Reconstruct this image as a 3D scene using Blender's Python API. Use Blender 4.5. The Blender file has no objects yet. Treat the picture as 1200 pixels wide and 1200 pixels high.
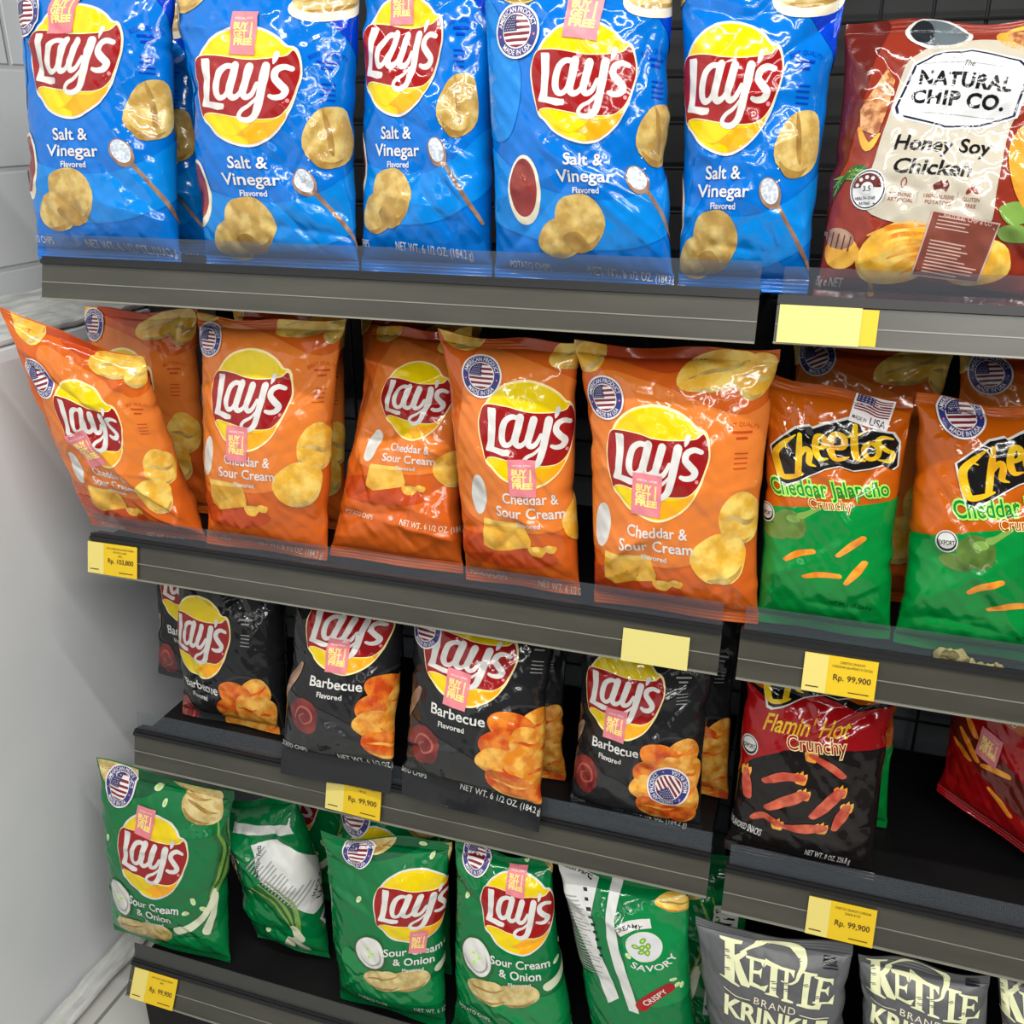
import bpy, math, random
import numpy as np
from mathutils import Vector, Matrix
from mathutils.geometry import tessellate_polygon

scene = bpy.context.scene
col = scene.collection
# ------------------------------------------------------------------ camera
cam = bpy.data.cameras.new('camera'); cam.sensor_width = 36; cam.lens = 1148.54/1200*36; cam.clip_start = .02
camo = bpy.data.objects.new('camera', cam); col.objects.link(camo)
pitch, yaw, roll = .39004, -.32768, -.00737
fw = Vector((math.sin(yaw)*math.cos(pitch), math.cos(yaw)*math.cos(pitch), -math.sin(pitch)))
r0 = Vector((math.cos(yaw), -math.sin(yaw), 0)); u0 = r0.cross(fw)
rx = r0*math.cos(roll)+u0*math.sin(roll); uy = -r0*math.sin(roll)+u0*math.cos(roll)
m = Matrix((rx, uy, -fw)).transposed().to_4x4(); m.translation = (.9862, -1.0183, 1.4466)
camo.matrix_world = m
scene.camera = camo
# ------------------------------------------------------------------ light
w = bpy.data.worlds.new('world'); scene.world = w; w.use_nodes = True
w.node_tree.nodes['Background'].inputs[0].default_value = (.96, .98, 1.0, 1)
w.node_tree.nodes['Background'].inputs[1].default_value = .10
def area(name, loc, target, sx, sy, power, color=(1, .97, .93)):
    l = bpy.data.lights.new(name, 'AREA'); l.shape = 'RECTANGLE'; l.size = sx; l.size_y = sy; l.energy = power; l.color = color
    o = bpy.data.objects.new(name, l); col.objects.link(o); o.location = loc
    o.rotation_euler = (Vector(target)-Vector(loc)).to_track_quat('-Z', 'Y').to_euler()
    return o
area('ceiling_tube_light', (.9, -.80, 2.75), (.9, -.55, 0), 2.4, .05, 38)
area('ceiling_tube_light.001', (1.5, -1.9, 2.75), (.6, -.9, .2), 2.8, .05, 38)
area('ceiling_tube_light.002', (2.2, -2.6, 2.75), (.0, -.4, .6), 2.8, .05, 44)
area('ceiling_tube_light.003', (1.0, -5.2, 2.7), (.8, 0, .6), 3.4, .06, 18)
scene.view_settings.view_transform = 'Standard'; scene.view_settings.look = 'None'
scene.view_settings.gamma = 1; scene.view_settings.use_curve_mapping = False
scene.view_settings.exposure = -.15
# ------------------------------------------------------------------ materials
def lin(c):
    return tuple((x/255/12.92) if x/255 <= .04045 else ((x/255+.055)/1.055)**2.4 for x in c)+(1,)
MATS = {}
def new_mat(name):
    mt = bpy.data.materials.new(name); mt.use_nodes = True; MATS[name] = mt
    return mt, mt.node_tree.nodes, mt.node_tree.links, mt.node_tree.nodes['Principled BSDF']
def film(name, rgb, rough=.115, rgb2=None, scale=26, spec=.5, bump=.18, detail=4, lo=.4, hi=.62, stretch=(1, 1, 1), metallic=0):
    """glossy printed plastic film; rgb2 mixes in a second ink through a noise pattern"""
    mt, n, l, p = new_mat(name)
    p.inputs['Base Color'].default_value = lin(rgb); p.inputs['Roughness'].default_value = rough
    p.inputs['Specular IOR Level'].default_value = spec; p.inputs['Metallic'].default_value = metallic
    tc = n.new('ShaderNodeTexCoord')
    if rgb2:
        mp = n.new('ShaderNodeMapping'); mp.inputs['Scale'].default_value = stretch; l.new(tc.outputs['Object'], mp.inputs[0])
        t = n.new('ShaderNodeTexNoise'); t.inputs['Scale'].default_value = scale; t.inputs['Detail'].default_value = detail; l.new(mp.outputs[0], t.inputs['Vector'])
        r = n.new('ShaderNodeValToRGB'); r.color_ramp.elements[0].color = lin(rgb); r.color_ramp.elements[1].color = lin(rgb2)
        r.color_ramp.elements[0].position = lo; r.color_ramp.elements[1].position = hi
        l.new(t.outputs[0], r.inputs[0]); l.new(r.outputs[0], p.inputs['Base Color'])
    if bump:
        t2 = n.new('ShaderNodeTexNoise'); t2.inputs['Scale'].default_value = 55; t2.inputs['Detail'].default_value = 3; l.new(tc.outputs['Object'], t2.inputs['Vector'])
        b = n.new('ShaderNodeBump'); b.inputs['Strength'].default_value = bump; b.inputs['Distance'].default_value = .01
        # patches of fine crumple lines in the film
        vo = n.new('ShaderNodeTexNoise'); vo.inputs['Scale'].default_value = 17; vo.inputs['Detail'].default_value = .6
        wn = n.new('ShaderNodeTexNoise'); wn.inputs['Scale'].default_value = 14; l.new(tc.outputs['Object'], wn.inputs['Vector'])
        mx = n.new('ShaderNodeVectorMath'); mx.operation = 'MULTIPLY_ADD'; mx.inputs[1].default_value = (.05, .05, .05); l.new(wn.outputs['Color'], mx.inputs[0]); l.new(tc.outputs['Object'], mx.inputs[2]); l.new(mx.outputs[0], vo.inputs['Vector'])
        sb = n.new('ShaderNodeMath'); sb.operation = 'SUBTRACT'; sb.inputs[1].default_value = .5; l.new(vo.outputs[0], sb.inputs[0]); ab = n.new('ShaderNodeMath'); ab.operation = 'ABSOLUTE'; l.new(sb.outputs[0], ab.inputs[0]); mr = n.new('ShaderNodeMapRange'); mr.inputs['From Max'].default_value = .07; l.new(ab.outputs[0], mr.inputs['Value'])
        mk = n.new('ShaderNodeTexNoise'); mk.inputs['Scale'].default_value = 9; mk.inputs['Detail'].default_value = 1; l.new(tc.outputs['Object'], mk.inputs['Vector'])
        mk2 = n.new('ShaderNodeMapRange'); mk2.inputs['From Min'].default_value = .5; mk2.inputs['From Max'].default_value = .62; l.new(mk.outputs[0], mk2.inputs['Value'])
        mm = n.new('ShaderNodeMath'); mm.operation = 'MULTIPLY'; l.new(mr.outputs[0], mm.inputs[0]); l.new(mk2.outputs[0], mm.inputs[1])
        ma = n.new('ShaderNodeMath'); ma.operation = 'MULTIPLY_ADD'; ma.inputs[1].default_value = -.22; l.new(mm.outputs[0], ma.inputs[0]); ms = n.new('ShaderNodeMath'); ms.operation = 'MULTIPLY'; ms.inputs[1].default_value = .3; l.new(t2.outputs[0], ms.inputs[0]); l.new(ms.outputs[0], ma.inputs[2])
        l.new(ma.outputs[0], b.inputs['Height']); l.new(b.outputs[0], p.inputs['Normal'])
    return mt
F = film
F('blue_film', (0, 108, 200)); F('blue_swoosh', (4, 128, 214)); F('blue_deep', (0, 58, 190))
F('orange_film', (206, 96, 30)); F('orange_swoosh', (220, 122, 50)); F('orange_deep', (186, 70, 26))
F('black_film', (34, 35, 37), spec=.4); F('black_swoosh', (48, 49, 51), spec=.4)
F('green_film', (4, 112, 58)); F('green_swoosh', (14, 130, 68)); F('green_deep', (2, 84, 44))
F('brown_film', (136, 46, 30)); F('brown_deep', (96, 30, 24))
F('cheese_orange', (186, 88, 12)); F('cheese_orange_deep', (158, 68, 12)); F('leaf_green', (2, 132, 54))
F('hot_red', (158, 14, 20)); F('hot_black', (26, 22, 22), spec=.4)
F('kettle_grey', (88, 90, 92), rough=.42); F('kettle_cream', (226, 228, 184), rough=.42)
F('ink_white', (216, 215, 211)); F('ink_cream', (228, 220, 196)); F('ink_black', (22, 20, 22)); F('ink_navy', (24, 32, 56))
F('sun_yellow', (230, 202, 10)); F('sun_orange', (244, 168, 22)); F('banner_red', (150, 24, 26)); F('outline_cream', (250, 232, 170))
F('sticker_blue', (48, 52, 122), rough=.35); F('sticker_white', (234, 228, 226), rough=.35); F('flag_red', (120, 24, 44), rough=.35); F('flag_blue', (44, 42, 96), rough=.35)
F('promo_pink', (222, 128, 138), rough=.4); F('promo_yellow', (250, 224, 130), rough=.4)
F('chip_gold', (182, 146, 74), rgb2=(214, 188, 116), scale=60); F('chip_pale', (186, 160, 96), rgb2=(216, 198, 140), scale=60); F('chip_shade', (152, 116, 54), rgb2=(176, 142, 76), scale=50)
F('chip_bright', (226, 170, 52), rgb2=(244, 210, 108), scale=50); F('chip_red', (196, 70, 22), rgb2=(228, 132, 44), scale=55); F('chip_amber', (214, 128, 36), rgb2=(238, 184, 84), scale=60)
F('cheese_yellow', (214, 156, 44), rgb2=(232, 184, 76), scale=45); F('cheese_light', (236, 196, 96))
F('wood', (126, 96, 78), rgb2=(168, 136, 114), scale=50); F('salt', (222, 228, 232), rgb2=(178, 190, 206), scale=300, lo=.4, hi=.6)
F('vinegar', (124, 40, 42), rgb2=(150, 62, 60), scale=18); F('sauce', (104, 36, 36), rgb2=(138, 58, 50), scale=24); F('sauce_light', (168, 90, 80))
F('onion_white', (214, 220, 190)); F('onion_green', (120, 158, 72)); F('onion_dark', (34, 92, 40)); F('pepper_green', (52, 84, 30), rgb2=(102, 130, 58), scale=26); F('lime', (170, 224, 90))
F('logo_gold', (238, 206, 34), rgb2=(206, 150, 20), scale=16); F('puff_red', (176, 62, 46), rgb2=(206, 106, 76), scale=60); F('puff_orange', (222, 120, 26), rgb2=(240, 164, 60), scale=60)
F('honey', (206, 140, 38), rgb2=(232, 182, 76), scale=30); F('comb', (150, 84, 44), rgb2=(214, 160, 110), scale=110, lo=.42, hi=.6); F('dish_grey', (96, 106, 112)); F('dish_dark', (34, 38, 42))
F('panel_cream', (190, 183, 166)); F('import_brown', (124, 62, 48), rough=.45); F('import_line', (200, 170, 160), rough=.45)
F('label_white', (206, 208, 204), rough=.4); F('label_grey', (150, 152, 150), rough=.4)
F('badge_white', (208, 210, 212))
def solid(name, rgb, rough=.5, spec=.5, metallic=0, rgb2=None, scale=8, bump=0, bscale=40, stretch=(1, 1, 1), lo=.35, hi=.65):
    mt, n, l, p = new_mat(name)
    p.inputs['Base Color'].default_value = lin(rgb); p.inputs['Roughness'].default_value = rough; p.inputs['Specular IOR Level'].default_value = spec; p.inputs['Metallic'].default_value = metallic
    tc = n.new('ShaderNodeTexCoord'); mp = n.new('ShaderNodeMapping'); mp.inputs['Scale'].default_value = stretch; l.new(tc.outputs['Object'], mp.inputs[0])
    if rgb2:
        t = n.new('ShaderNodeTexNoise'); t.inputs['Scale'].default_value = scale; t.inputs['Detail'].default_value = 5; l.new(mp.outputs[0], t.inputs['Vector'])
        r = n.new('ShaderNodeValToRGB'); r.color_ramp.elements[0].color = lin(rgb); r.color_ramp.elements[1].color = lin(rgb2); r.color_ramp.elements[0].position = lo; r.color_ramp.elements[1].position = hi
        l.new(t.outputs[0], r.inputs[0]); l.new(r.outputs[0], p.inputs['Base Color'])
    if bump:
        t2 = n.new('ShaderNodeTexNoise'); t2.inputs['Scale'].default_value = bscale; t2.inputs['Detail'].default_value = 4; l.new(mp.outputs[0], t2.inputs['Vector'])
        b = n.new('ShaderNodeBump'); b.inputs['Strength'].default_value = bump; b.inputs['Distance'].default_value = .02
        l.new(t2.outputs[0], b.inputs['Height']); l.new(b.outputs[0], p.inputs['Normal'])
    return mt
solid('rail_plastic', (60, 59, 52), .28, .5, rgb2=(72, 71, 62), scale=5, stretch=(1, 6, 6))
solid('rail_dark', (15, 16, 18), .45); solid('rail_edge', (128, 128, 116), .25)
solid('board_black', (11, 11, 12), .55, .25, rgb2=(17, 17, 18), scale=12)
solid('metal_black', (16, 17, 18), .45)
solid('tag_yellow', (224, 188, 22), .5); solid('tag_pale', (224, 208, 116), .5); solid('tag_ink', (74, 44, 12), .6); solid('tag_blank', (214, 203, 122), .5)
solid('wall_paint', (218, 222, 225), .42, .4, rgb2=(228, 231, 233), scale=2.2, bump=.05, bscale=9)
solid('back_panel', (104, 112, 118), .6, rgb2=(114, 122, 128), scale=4); solid('back_darkener', (20, 21, 23), .6)  # the near-black one is for the added sheet that darkens the upper back
solid('rough_plaster', (170, 172, 168), .7, rgb2=(206, 208, 204), scale=14, bump=.7, bscale=16, stretch=(3, .6, 1))
solid('lip_grey', (58, 59, 58), .3)
solid('paper_scrap', (150, 142, 96), .8, rgb2=(120, 112, 78), scale=90)
# clear acrylic lip of the shelves
mt, n, l, p = new_mat('clear_lip')
p.inputs['Base Color'].default_value = lin((92, 100, 108)); p.inputs['Roughness'].default_value = .12; p.inputs['Alpha'].default_value = .22
# painted brick wall: large blocks, shallow joints
mt, n, l, p = new_mat('painted_brick')
p.inputs['Roughness'].default_value = .5
tc = n.new('ShaderNodeTexCoord'); sp = n.new('ShaderNodeSeparateXYZ'); cb = n.new('ShaderNodeCombineXYZ')
l.new(tc.outputs['Object'], sp.inputs[0]); l.new(sp.outputs['Y'], cb.inputs[0]); l.new(sp.outputs['Z'], cb.inputs[1])
bk = n.new('ShaderNodeTexBrick'); bk.inputs['Scale'].default_value = 1; bk.inputs['Brick Width'].default_value = .32; bk.inputs['Row Height'].default_value = .155; bk.inputs['Mortar Size'].default_value = .006; bk.inputs['Mortar Smooth'].default_value = .6
mp = n.new('ShaderNodeMapping'); mp.inputs['Location'].default_value = (.1, .035, 0)
l.new(cb.outputs[0], mp.inputs[0]); l.new(mp.outputs[0], bk.inputs['Vector'])
bk.inputs['Color1'].default_value = lin((222, 226, 228)); bk.inputs['Color2'].default_value = lin((216, 220, 223)); bk.inputs['Mortar'].default_value = lin((200, 204, 207))
l.new(bk.outputs['Color'], p.inputs['Base Color'])
bp = n.new('ShaderNodeBump'); bp.invert = True; bp.inputs['Strength'].default_value = .5; bp.inputs['Distance'].default_value = .006
l.new(bk.outputs['Fac'], bp.inputs['Height']); l.new(bp.outputs[0], p.inputs['Normal'])
# floor tiles
mt, n, l, p = new_mat('floor_tile')
p.inputs['Roughness'].default_value = .4
tc = n.new('ShaderNodeTexCoord'); bk = n.new('ShaderNodeTexBrick'); bk.offset = 0; bk.inputs['Scale'].default_value = 1; bk.inputs['Brick Width'].default_value = .3; bk.inputs['Row Height'].default_value = .3; bk.inputs['Mortar Size'].default_value = .004
mp = n.new('ShaderNodeMapping'); mp.inputs['Location'].default_value = (.09, .12, 0); l.new(tc.outputs['Object'], mp.inputs[0]); l.new(mp.outputs[0], bk.inputs['Vector'])
bk.inputs['Color1'].default_value = lin((186, 186, 180)); bk.inputs['Color2'].default_value = lin((192, 192, 186)); bk.inputs['Mortar'].default_value = lin((120, 120, 114)); l.new(bk.outputs[0], p.inputs['Base Color'])

# ------------------------------------------------------------------ object helpers
def tag(o, label=None, cat=None, group=None, kind=None):
    if label: o['label'] = label
    if cat: o['category'] = cat
    if group: o['group'] = group
    if kind: o['kind'] = kind
    return o
def empty(name, loc):
    o = bpy.data.objects.new(name, None); o.empty_display_size = .05; col.objects.link(o); o.location = loc
    return o
def link(name, me, parent=None):
    o = bpy.data.objects.new(name, me); col.objects.link(o)
    if parent: o.parent = parent
    return o
class MB:
    """collects boxes / prisms, links them as one mesh object"""
    def __init__(self): self.v = []; self.f = []; self.m = []
    def box(self, a, b, m=0):
        i = len(self.v)
        for x in (a[0], b[0]):
            for y in (a[1], b[1]):
                for z in (a[2], b[2]): self.v.append((x, y, z))
        for q in ((0, 1, 3, 2), (4, 6, 7, 5), (0, 4, 5, 1), (2, 3, 7, 6), (0, 2, 6, 4), (1, 5, 7, 3)):
            self.f.append(tuple(i+k for k in q)); self.m.append(m)
        return self
    def prism(self, prof, x0, x1, m=0):
        """extrude a (y, z) outline along x"""
        i = len(self.v); n = len(prof)
        for x in (x0, x1):
            for (y, z) in prof: self.v.append((x, y, z))
        for k in range(n):
            self.f.append((i+k, i+(k+1) % n, i+n+(k+1) % n, i+n+k)); self.m.append(m)
        self.f.append(tuple(i+k for k in reversed(range(n)))); self.m.append(m)
        self.f.append(tuple(i+n+k for k in range(n))); self.m.append(m)
        return self
    def tube(self, a, b, r, m=0, n=8):
        a = Vector(a); b = Vector(b); d = (b-a).normalized(); u = d.orthogonal().normalized(); w_ = d.cross(u); i = len(self.v)
        for c in (a, b):
            for k in range(n):
                t = 2*math.pi*k/n; self.v.append(tuple(c+u*r*math.cos(t)+w_*r*math.sin(t)))
        for k in range(n): self.f.append((i+k, i+(k+1) % n, i+n+(k+1) % n, i+n+k)); self.m.append(m)
        self.f.append(tuple(i+k for k in reversed(range(n)))); self.m.append(m); self.f.append(tuple(i+n+k for k in range(n))); self.m.append(m)
        return self
    def build(self, name, mats, parent=None, org=(0, 0, 0), bevel=0, smooth=False):
        me = bpy.data.meshes.new(name)
        me.from_pydata([(x-org[0], y-org[1], z-org[2]) for x, y, z in self.v], [], self.f)
        for mm in (mats if isinstance(mats, (list, tuple)) else [mats]): me.materials.append(MATS[mm])
        me.polygons.foreach_set('material_index', self.m)
        import bmesh
        bm = bmesh.new(); bm.from_mesh(me); bmesh.ops.recalc_face_normals(bm, faces=bm.faces); bm.to_mesh(me); bm.free()
        o = link(name, me, parent)
        if not parent: o.location = org
        if bevel:
            b = o.modifiers.new('bevel', 'BEVEL'); b.width = bevel; b.segments = 2; b.limit_method = 'ANGLE'
        return o

# ------------------------------------------------------------------ flat artwork (2-D triangles, later laid on a bag)
_glyph = {}
def glyph(ch, bold):
    k = (ch, bold)
    if k not in _glyph:
        c = bpy.data.curves.new('g', 'FONT'); c.body = ch; c.size = 1; c.resolution_u = 3; c.offset = bold
        o = bpy.data.objects.new('g', c)
        me = o.to_mesh(); me.calc_loop_triangles()
        V = np.array([v.co[:2] for v in me.vertices]).reshape(-1, 2); T = np.array([t.vertices[:] for t in me.loop_triangles], int).reshape(-1, 3)
        o.to_mesh_clear()
        c.body = ch+'|'; me = o.to_mesh(); x2 = max(v.co.x for v in me.vertices); o.to_mesh_clear()
        c.body = '|'; me = o.to_mesh(); x1 = max(v.co.x for v in me.vertices); o.to_mesh_clear()
        bpy.data.objects.remove(o); bpy.data.curves.remove(c)
        _glyph[k] = (V, T, x2-x1)
    return _glyph[k]

def cr(pts, closed=False, n=6):
    """Catmull-Rom through the points"""
    p = [np.array(q, float) for q in pts]; N = len(p); out = []
    for i in range(N if closed else N-1):
        a = p[(i-1) % N] if (closed or i > 0) else p[0]; b = p[i]; c = p[(i+1) % N]; d = p[(i+2) % N] if (closed or i < N-2) else p[-1]
        for k in range(n):
            t = k/n
            out.append(.5*((2*b)+(-a+c)*t+(2*a-5*b+4*c-d)*t*t+(-a+3*b-3*c+d)*t**3))
    if not closed: out.append(p[-1])
    return out

class Art:
    def __init__(self): self.V = []; self.T = []; self.M = []; self.n = 0
    def raw(self, mat, layer, V, T):
        V = np.asarray(V, float).reshape(-1, 2); T = np.asarray(T, int).reshape(-1, 3)
        if not len(T): return self
        self.V.append(np.column_stack([V, np.full(len(V), float(layer))])); self.T.append(T+self.n); self.M += [mat]*len(T); self.n += len(V)
        return self
    def poly(self, mat, layer, pts, smooth=False, n=6):
        if smooth: pts = cr(pts, True, n)
        P = [Vector((float(a), float(b), 0)) for a, b in pts]
        return self.raw(mat, layer, [(q.x, q.y) for q in P], tessellate_polygon([P]))
    def ell(self, mat, layer, cx, cy, rx, ry, rot=0, a0=0, a1=360, n=28, wob=0, seed=0):
        r = random.Random(seed); c, s = math.cos(math.radians(rot)), math.sin(math.radians(rot)); ph = [r.uniform(0, 6.28) for _ in range(3)]
        pts = []
        for k in range(n + (0 if a1-a0 == 360 else 1)):
            t = math.radians(a0+(a1-a0)*k/n); g = 1+wob*(math.sin(2*t+ph[0])+.7*math.sin(3*t+ph[1])+.4*math.sin(5*t+ph[2]))
            x, y = rx*g*math.cos(t), ry*g*math.sin(t); pts.append((cx+x*c-y*s, cy+x*s+y*c))
        return self.poly(mat, layer, pts)
    def rect(self, mat, layer, cx, cy, w, h, rot=0):
        c, s = math.cos(math.radians(rot)), math.sin(math.radians(rot))
        return self.poly(mat, layer, [(cx+a*w/2*c-b*h/2*s, cy+a*w/2*s+b*h/2*c) for a, b in ((-1, -1), (1, -1), (1, 1), (-1, 1))])
    def stroke(self, mat, layer, pts, w, smooth=True, n=6, cap=True):
        """a pen line; w one width or one per control point"""
        ws = [w]*len(pts) if not isinstance(w, (list, tuple)) else w
        if smooth:
            q = cr([(a, b, c) for (a, b), c in zip(pts, ws)], False, n)
        else: q = [np.array((a, b, c), float) for (a, b), c in zip(pts, ws)]
        V = []; T = []
        for i, p in enumerate(q):
            d = q[min(i+1, len(q)-1)][:2]-q[max(i-1, 0)][:2]; d = d/(np.hypot(*d)+1e-9); nn = np.array((-d[1], d[0]))*p[2]/2
            V += [p[:2]+nn, p[:2]-nn]
            if i: k = 2*i; T += [(k-2, k-1, k), (k-1, k+1, k)]
        self.raw(mat, layer, V, T)
        if cap:
            for p in (q[0], q[-1]): self.ell(mat, layer, p[0], p[1], p[2]/2, p[2]/2, n=10)
        return self
    def text(self, mat, layer, s, cx, cy, w=None, h=None, bold=0.0, shear=0, rot=0, arc=None, gap=0, vary=None):
        """centred on (cx, cy); w total width, h cap height; arc=(radius, up) bends the line round a circle centred on (cx, cy)"""
        x = 0; items = []
        for ch in s:
            if ch == ' ': x += .3; continue
            V, T, adv = glyph(ch, bold); items.append((V, T, x, adv)); x += adv+gap
        tot = x-gap; sy = (h/.70) if h else None; sx = (w/tot) if w else sy
        if sy is None: sy = sx
        c, si = math.cos(math.radians(rot)), math.sin(math.radians(rot))
        for V, T, x0, adv in items:
            X = (V[:, 0]+x0-tot/2)*sx; Y = (V[:, 1]-.35)*sy; X = X+shear*Y
            if arc:
                R, up = arc; xc = (x0+adv/2-tot/2)*sx; a = xc/R; lx = X-xc
                if up: X = (R+Y)*math.sin(a)+lx*math.cos(a); Y2 = (R+Y)*math.cos(a)-lx*math.sin(a)
                else: X = (R-Y)*math.sin(a)+lx*math.cos(a); Y2 = -(R-Y)*math.cos(a)+lx*math.sin(a)
                Y = Y2
            self.raw(mat, layer, np.column_stack([cx+X*c-Y*si, cy+X*si+Y*c]), T)
        return self
    def add(self, o, x=0, y=0, sx=1, sy=1, rot=0, dl=0):
        c, s = math.cos(math.radians(rot)), math.sin(math.radians(rot))
        for V in o.V:
            a, b = V[:, 0]*sx, V[:, 1]*sy
            self.V.append(np.column_stack([x+a*c-b*s, y+a*s+b*c, V[:, 2]+dl]))
        for T in o.T: self.T.append(T+self.n)
        self.M += o.M; self.n += o.n
        return self
    def cut(self, L=.058):
        """split long edges so the artwork can follow a curved surface"""
        if not self.V: return None
        V = np.concatenate(self.V); T = np.concatenate(self.T)
        names = sorted(set(self.M)); ix = {k: i for i, k in enumerate(names)}; M = np.array([ix[k] for k in self.M])
        for _ in range(9):
            E = np.stack([T[:, [0, 1]], T[:, [1, 2]], T[:, [2, 0]]], 1)
            ln = np.hypot(*(V[E[..., 0], :2]-V[E[..., 1], :2]).transpose(2, 0, 1)); sp = ln > L
            if not sp.any(): break
            Es = np.sort(E[sp], 1); uq, inv = np.unique(Es, axis=0, return_inverse=True); inv = inv.reshape(-1)
            mid = (V[uq[:, 0]]+V[uq[:, 1]])/2; base = len(V); V = np.concatenate([V, mid])
            mi = np.full(sp.shape, -1); mi[sp] = base+inv
            oT = []; oM = []
            cnt = sp.sum(1)
            k0 = cnt == 0; oT.append(T[k0]); oM.append(M[k0])
            for j in range(3):
                k = (cnt == 1) & sp[:, j]; t = np.roll(T[k], -j, 1); mm = mi[k, j]
                oT += [np.column_stack([t[:, 0], mm, t[:, 2]]), np.column_stack([mm, t[:, 1], t[:, 2]])]; oM += [M[k]]*2
                k = (cnt == 2) & ~sp[:, j]; t = np.roll(T[k], -j, 1); m1 = mi[k, (j+1) % 3]; m2 = mi[k, (j+2) % 3]
                oT += [np.column_stack([t[:, 0], t[:, 1], m1]), np.column_stack([t[:, 0], m1, m2]), np.column_stack([m2, m1, t[:, 2]])]; oM += [M[k]]*3
            k = cnt == 3; t = T[k]; a, b, c = mi[k, 0], mi[k, 1], mi[k, 2]
            oT += [np.column_stack([t[:, 0], a, c]), np.column_stack([a, t[:, 1], b]), np.column_stack([c, b, t[:, 2]]), np.column_stack([a, b, c])]; oM += [M[k]]*4
            T = np.concatenate(oT); M = np.concatenate(oM)
        a = V[T[:, 1], :2]-V[T[:, 0], :2]; b = V[T[:, 2], :2]-V[T[:, 0], :2]
        ar = a[:, 0]*b[:, 1]-a[:, 1]*b[:, 0]
        fl = ar < 0; T[fl] = T[fl][:, ::-1]; ok = np.abs(ar) > 1e-9
        return V, T[ok], M[ok], names

# ------------------------------------------------------------------ print designs, unit = radius of the sun logo, y up
class Pics:
    """printed pictures of one bag, each picture an Art of its own: f('name') starts the next one"""
    def __init__(self, D): self.D = D; self.k = 0; self.cur = None
    def __call__(self, name): self.k += 1; self.cur = Art(); self.D['%s#%d' % (name, self.k)] = self.cur; return self
    def __getattr__(self, a): return getattr(self.cur, a)
def P4(pts, cx, cy, r): return [((x-cx)/r, (cy-y)/r) for x, y in pts]
def sun_logo(rim='ink_white'):
    A = Art(); q = lambda *p: P4(p, 585, 615, 510)
    outl = q((150,345),(230,235),(370,135),(560,92),(740,125),(880,200),(960,275),(1010,285),(1050,325),(1080,430),(1085,540),(1045,690),(1000,820),(900,980),(760,1090),(620,1135),(460,1110),(310,1040),(215,945),(165,905),(140,850),(100,700),(78,540),(100,430))
    A.poly(rim, 3, outl, True, 4)
    A.poly('sun_yellow', 4, [(x*.955, y*.955) for x, y in outl], True, 4)
    A.poly('sun_orange', 5, q((175,850),(330,862),(500,900),(680,925),(830,915),(960,850),(900,955),(760,1065),(620,1108),(600,1060),(420,1010),(260,930)), True, 4)
    A.poly('sun_yellow', 6, q((190,850),(330,862),(500,900),(640,930),(560,1000),(470,1040),(380,1020),(240,925)), True, 4)
    A.poly('outline_cream', 6, q((108,420),(150,345),(250,332),(400,346),(560,376),(700,386),(850,376),(950,355),(1012,308),(1062,400),(1078,520),(1040,665),(990,795),(900,880),(800,902),(680,902),(500,882),(350,856),(250,841),(180,850),(150,872),(118,720),(92,560)), True, 4)
    A.poly('banner_red', 7, q((112,425),(155,353),(250,341),(400,356),(560,386),(700,396),(850,386),(960,364),(1012,322),(1056,405),(1070,520),(1035,660),(983,788),(900,870),(800,892),(680,892),(500,872),(350,846),(250,831),(180,840),(154,860),(122,720),(97,560)), True, 4)
    L = lambda pts, w, **k: A.stroke('ink_white', 8, q(*pts), [z/510 for z in w] if isinstance(w, list) else w/510, **k)
    A.poly('ink_white', 8, q((192,368),(268,370),(278,392),(268,560),(248,738),(405,765),(413,783),(398,812),(335,816),(240,790),(166,778),(160,765),(184,690),(196,540)))
    L([(500,448),(430,442),(365,490),(332,590),(332,670),(366,712),(424,690),(478,580),(505,450)], [46,50,60,66,62,52,44,40,44])
    L([(520,440),(490,560),(462,665),(490,712),(540,700),(580,650)], [76,74,72,58,44,30])
    L([(650,455),(615,580),(590,670),(615,712),(670,690),(720,600)], [74,72,66,54,44,34])
    L([(795,455),(768,600),(735,760),(700,860),(640,905),(570,900),(545,868),(580,820),(660,775),(740,690)], [78,76,70,62,52,44,40,36,30,18])
    L([(882,352),(868,400),(858,430)], [50,40,16])
    L([(1005,475),(940,460),(880,490),(866,550),(905,600),(955,655),(930,705),(870,718),(828,706)], [44,50,56,62,66,64,56,46,36])
    A.ell('promo_pink', 8, *q((975,742))[0], .035, .035, n=10)
    return A
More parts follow.
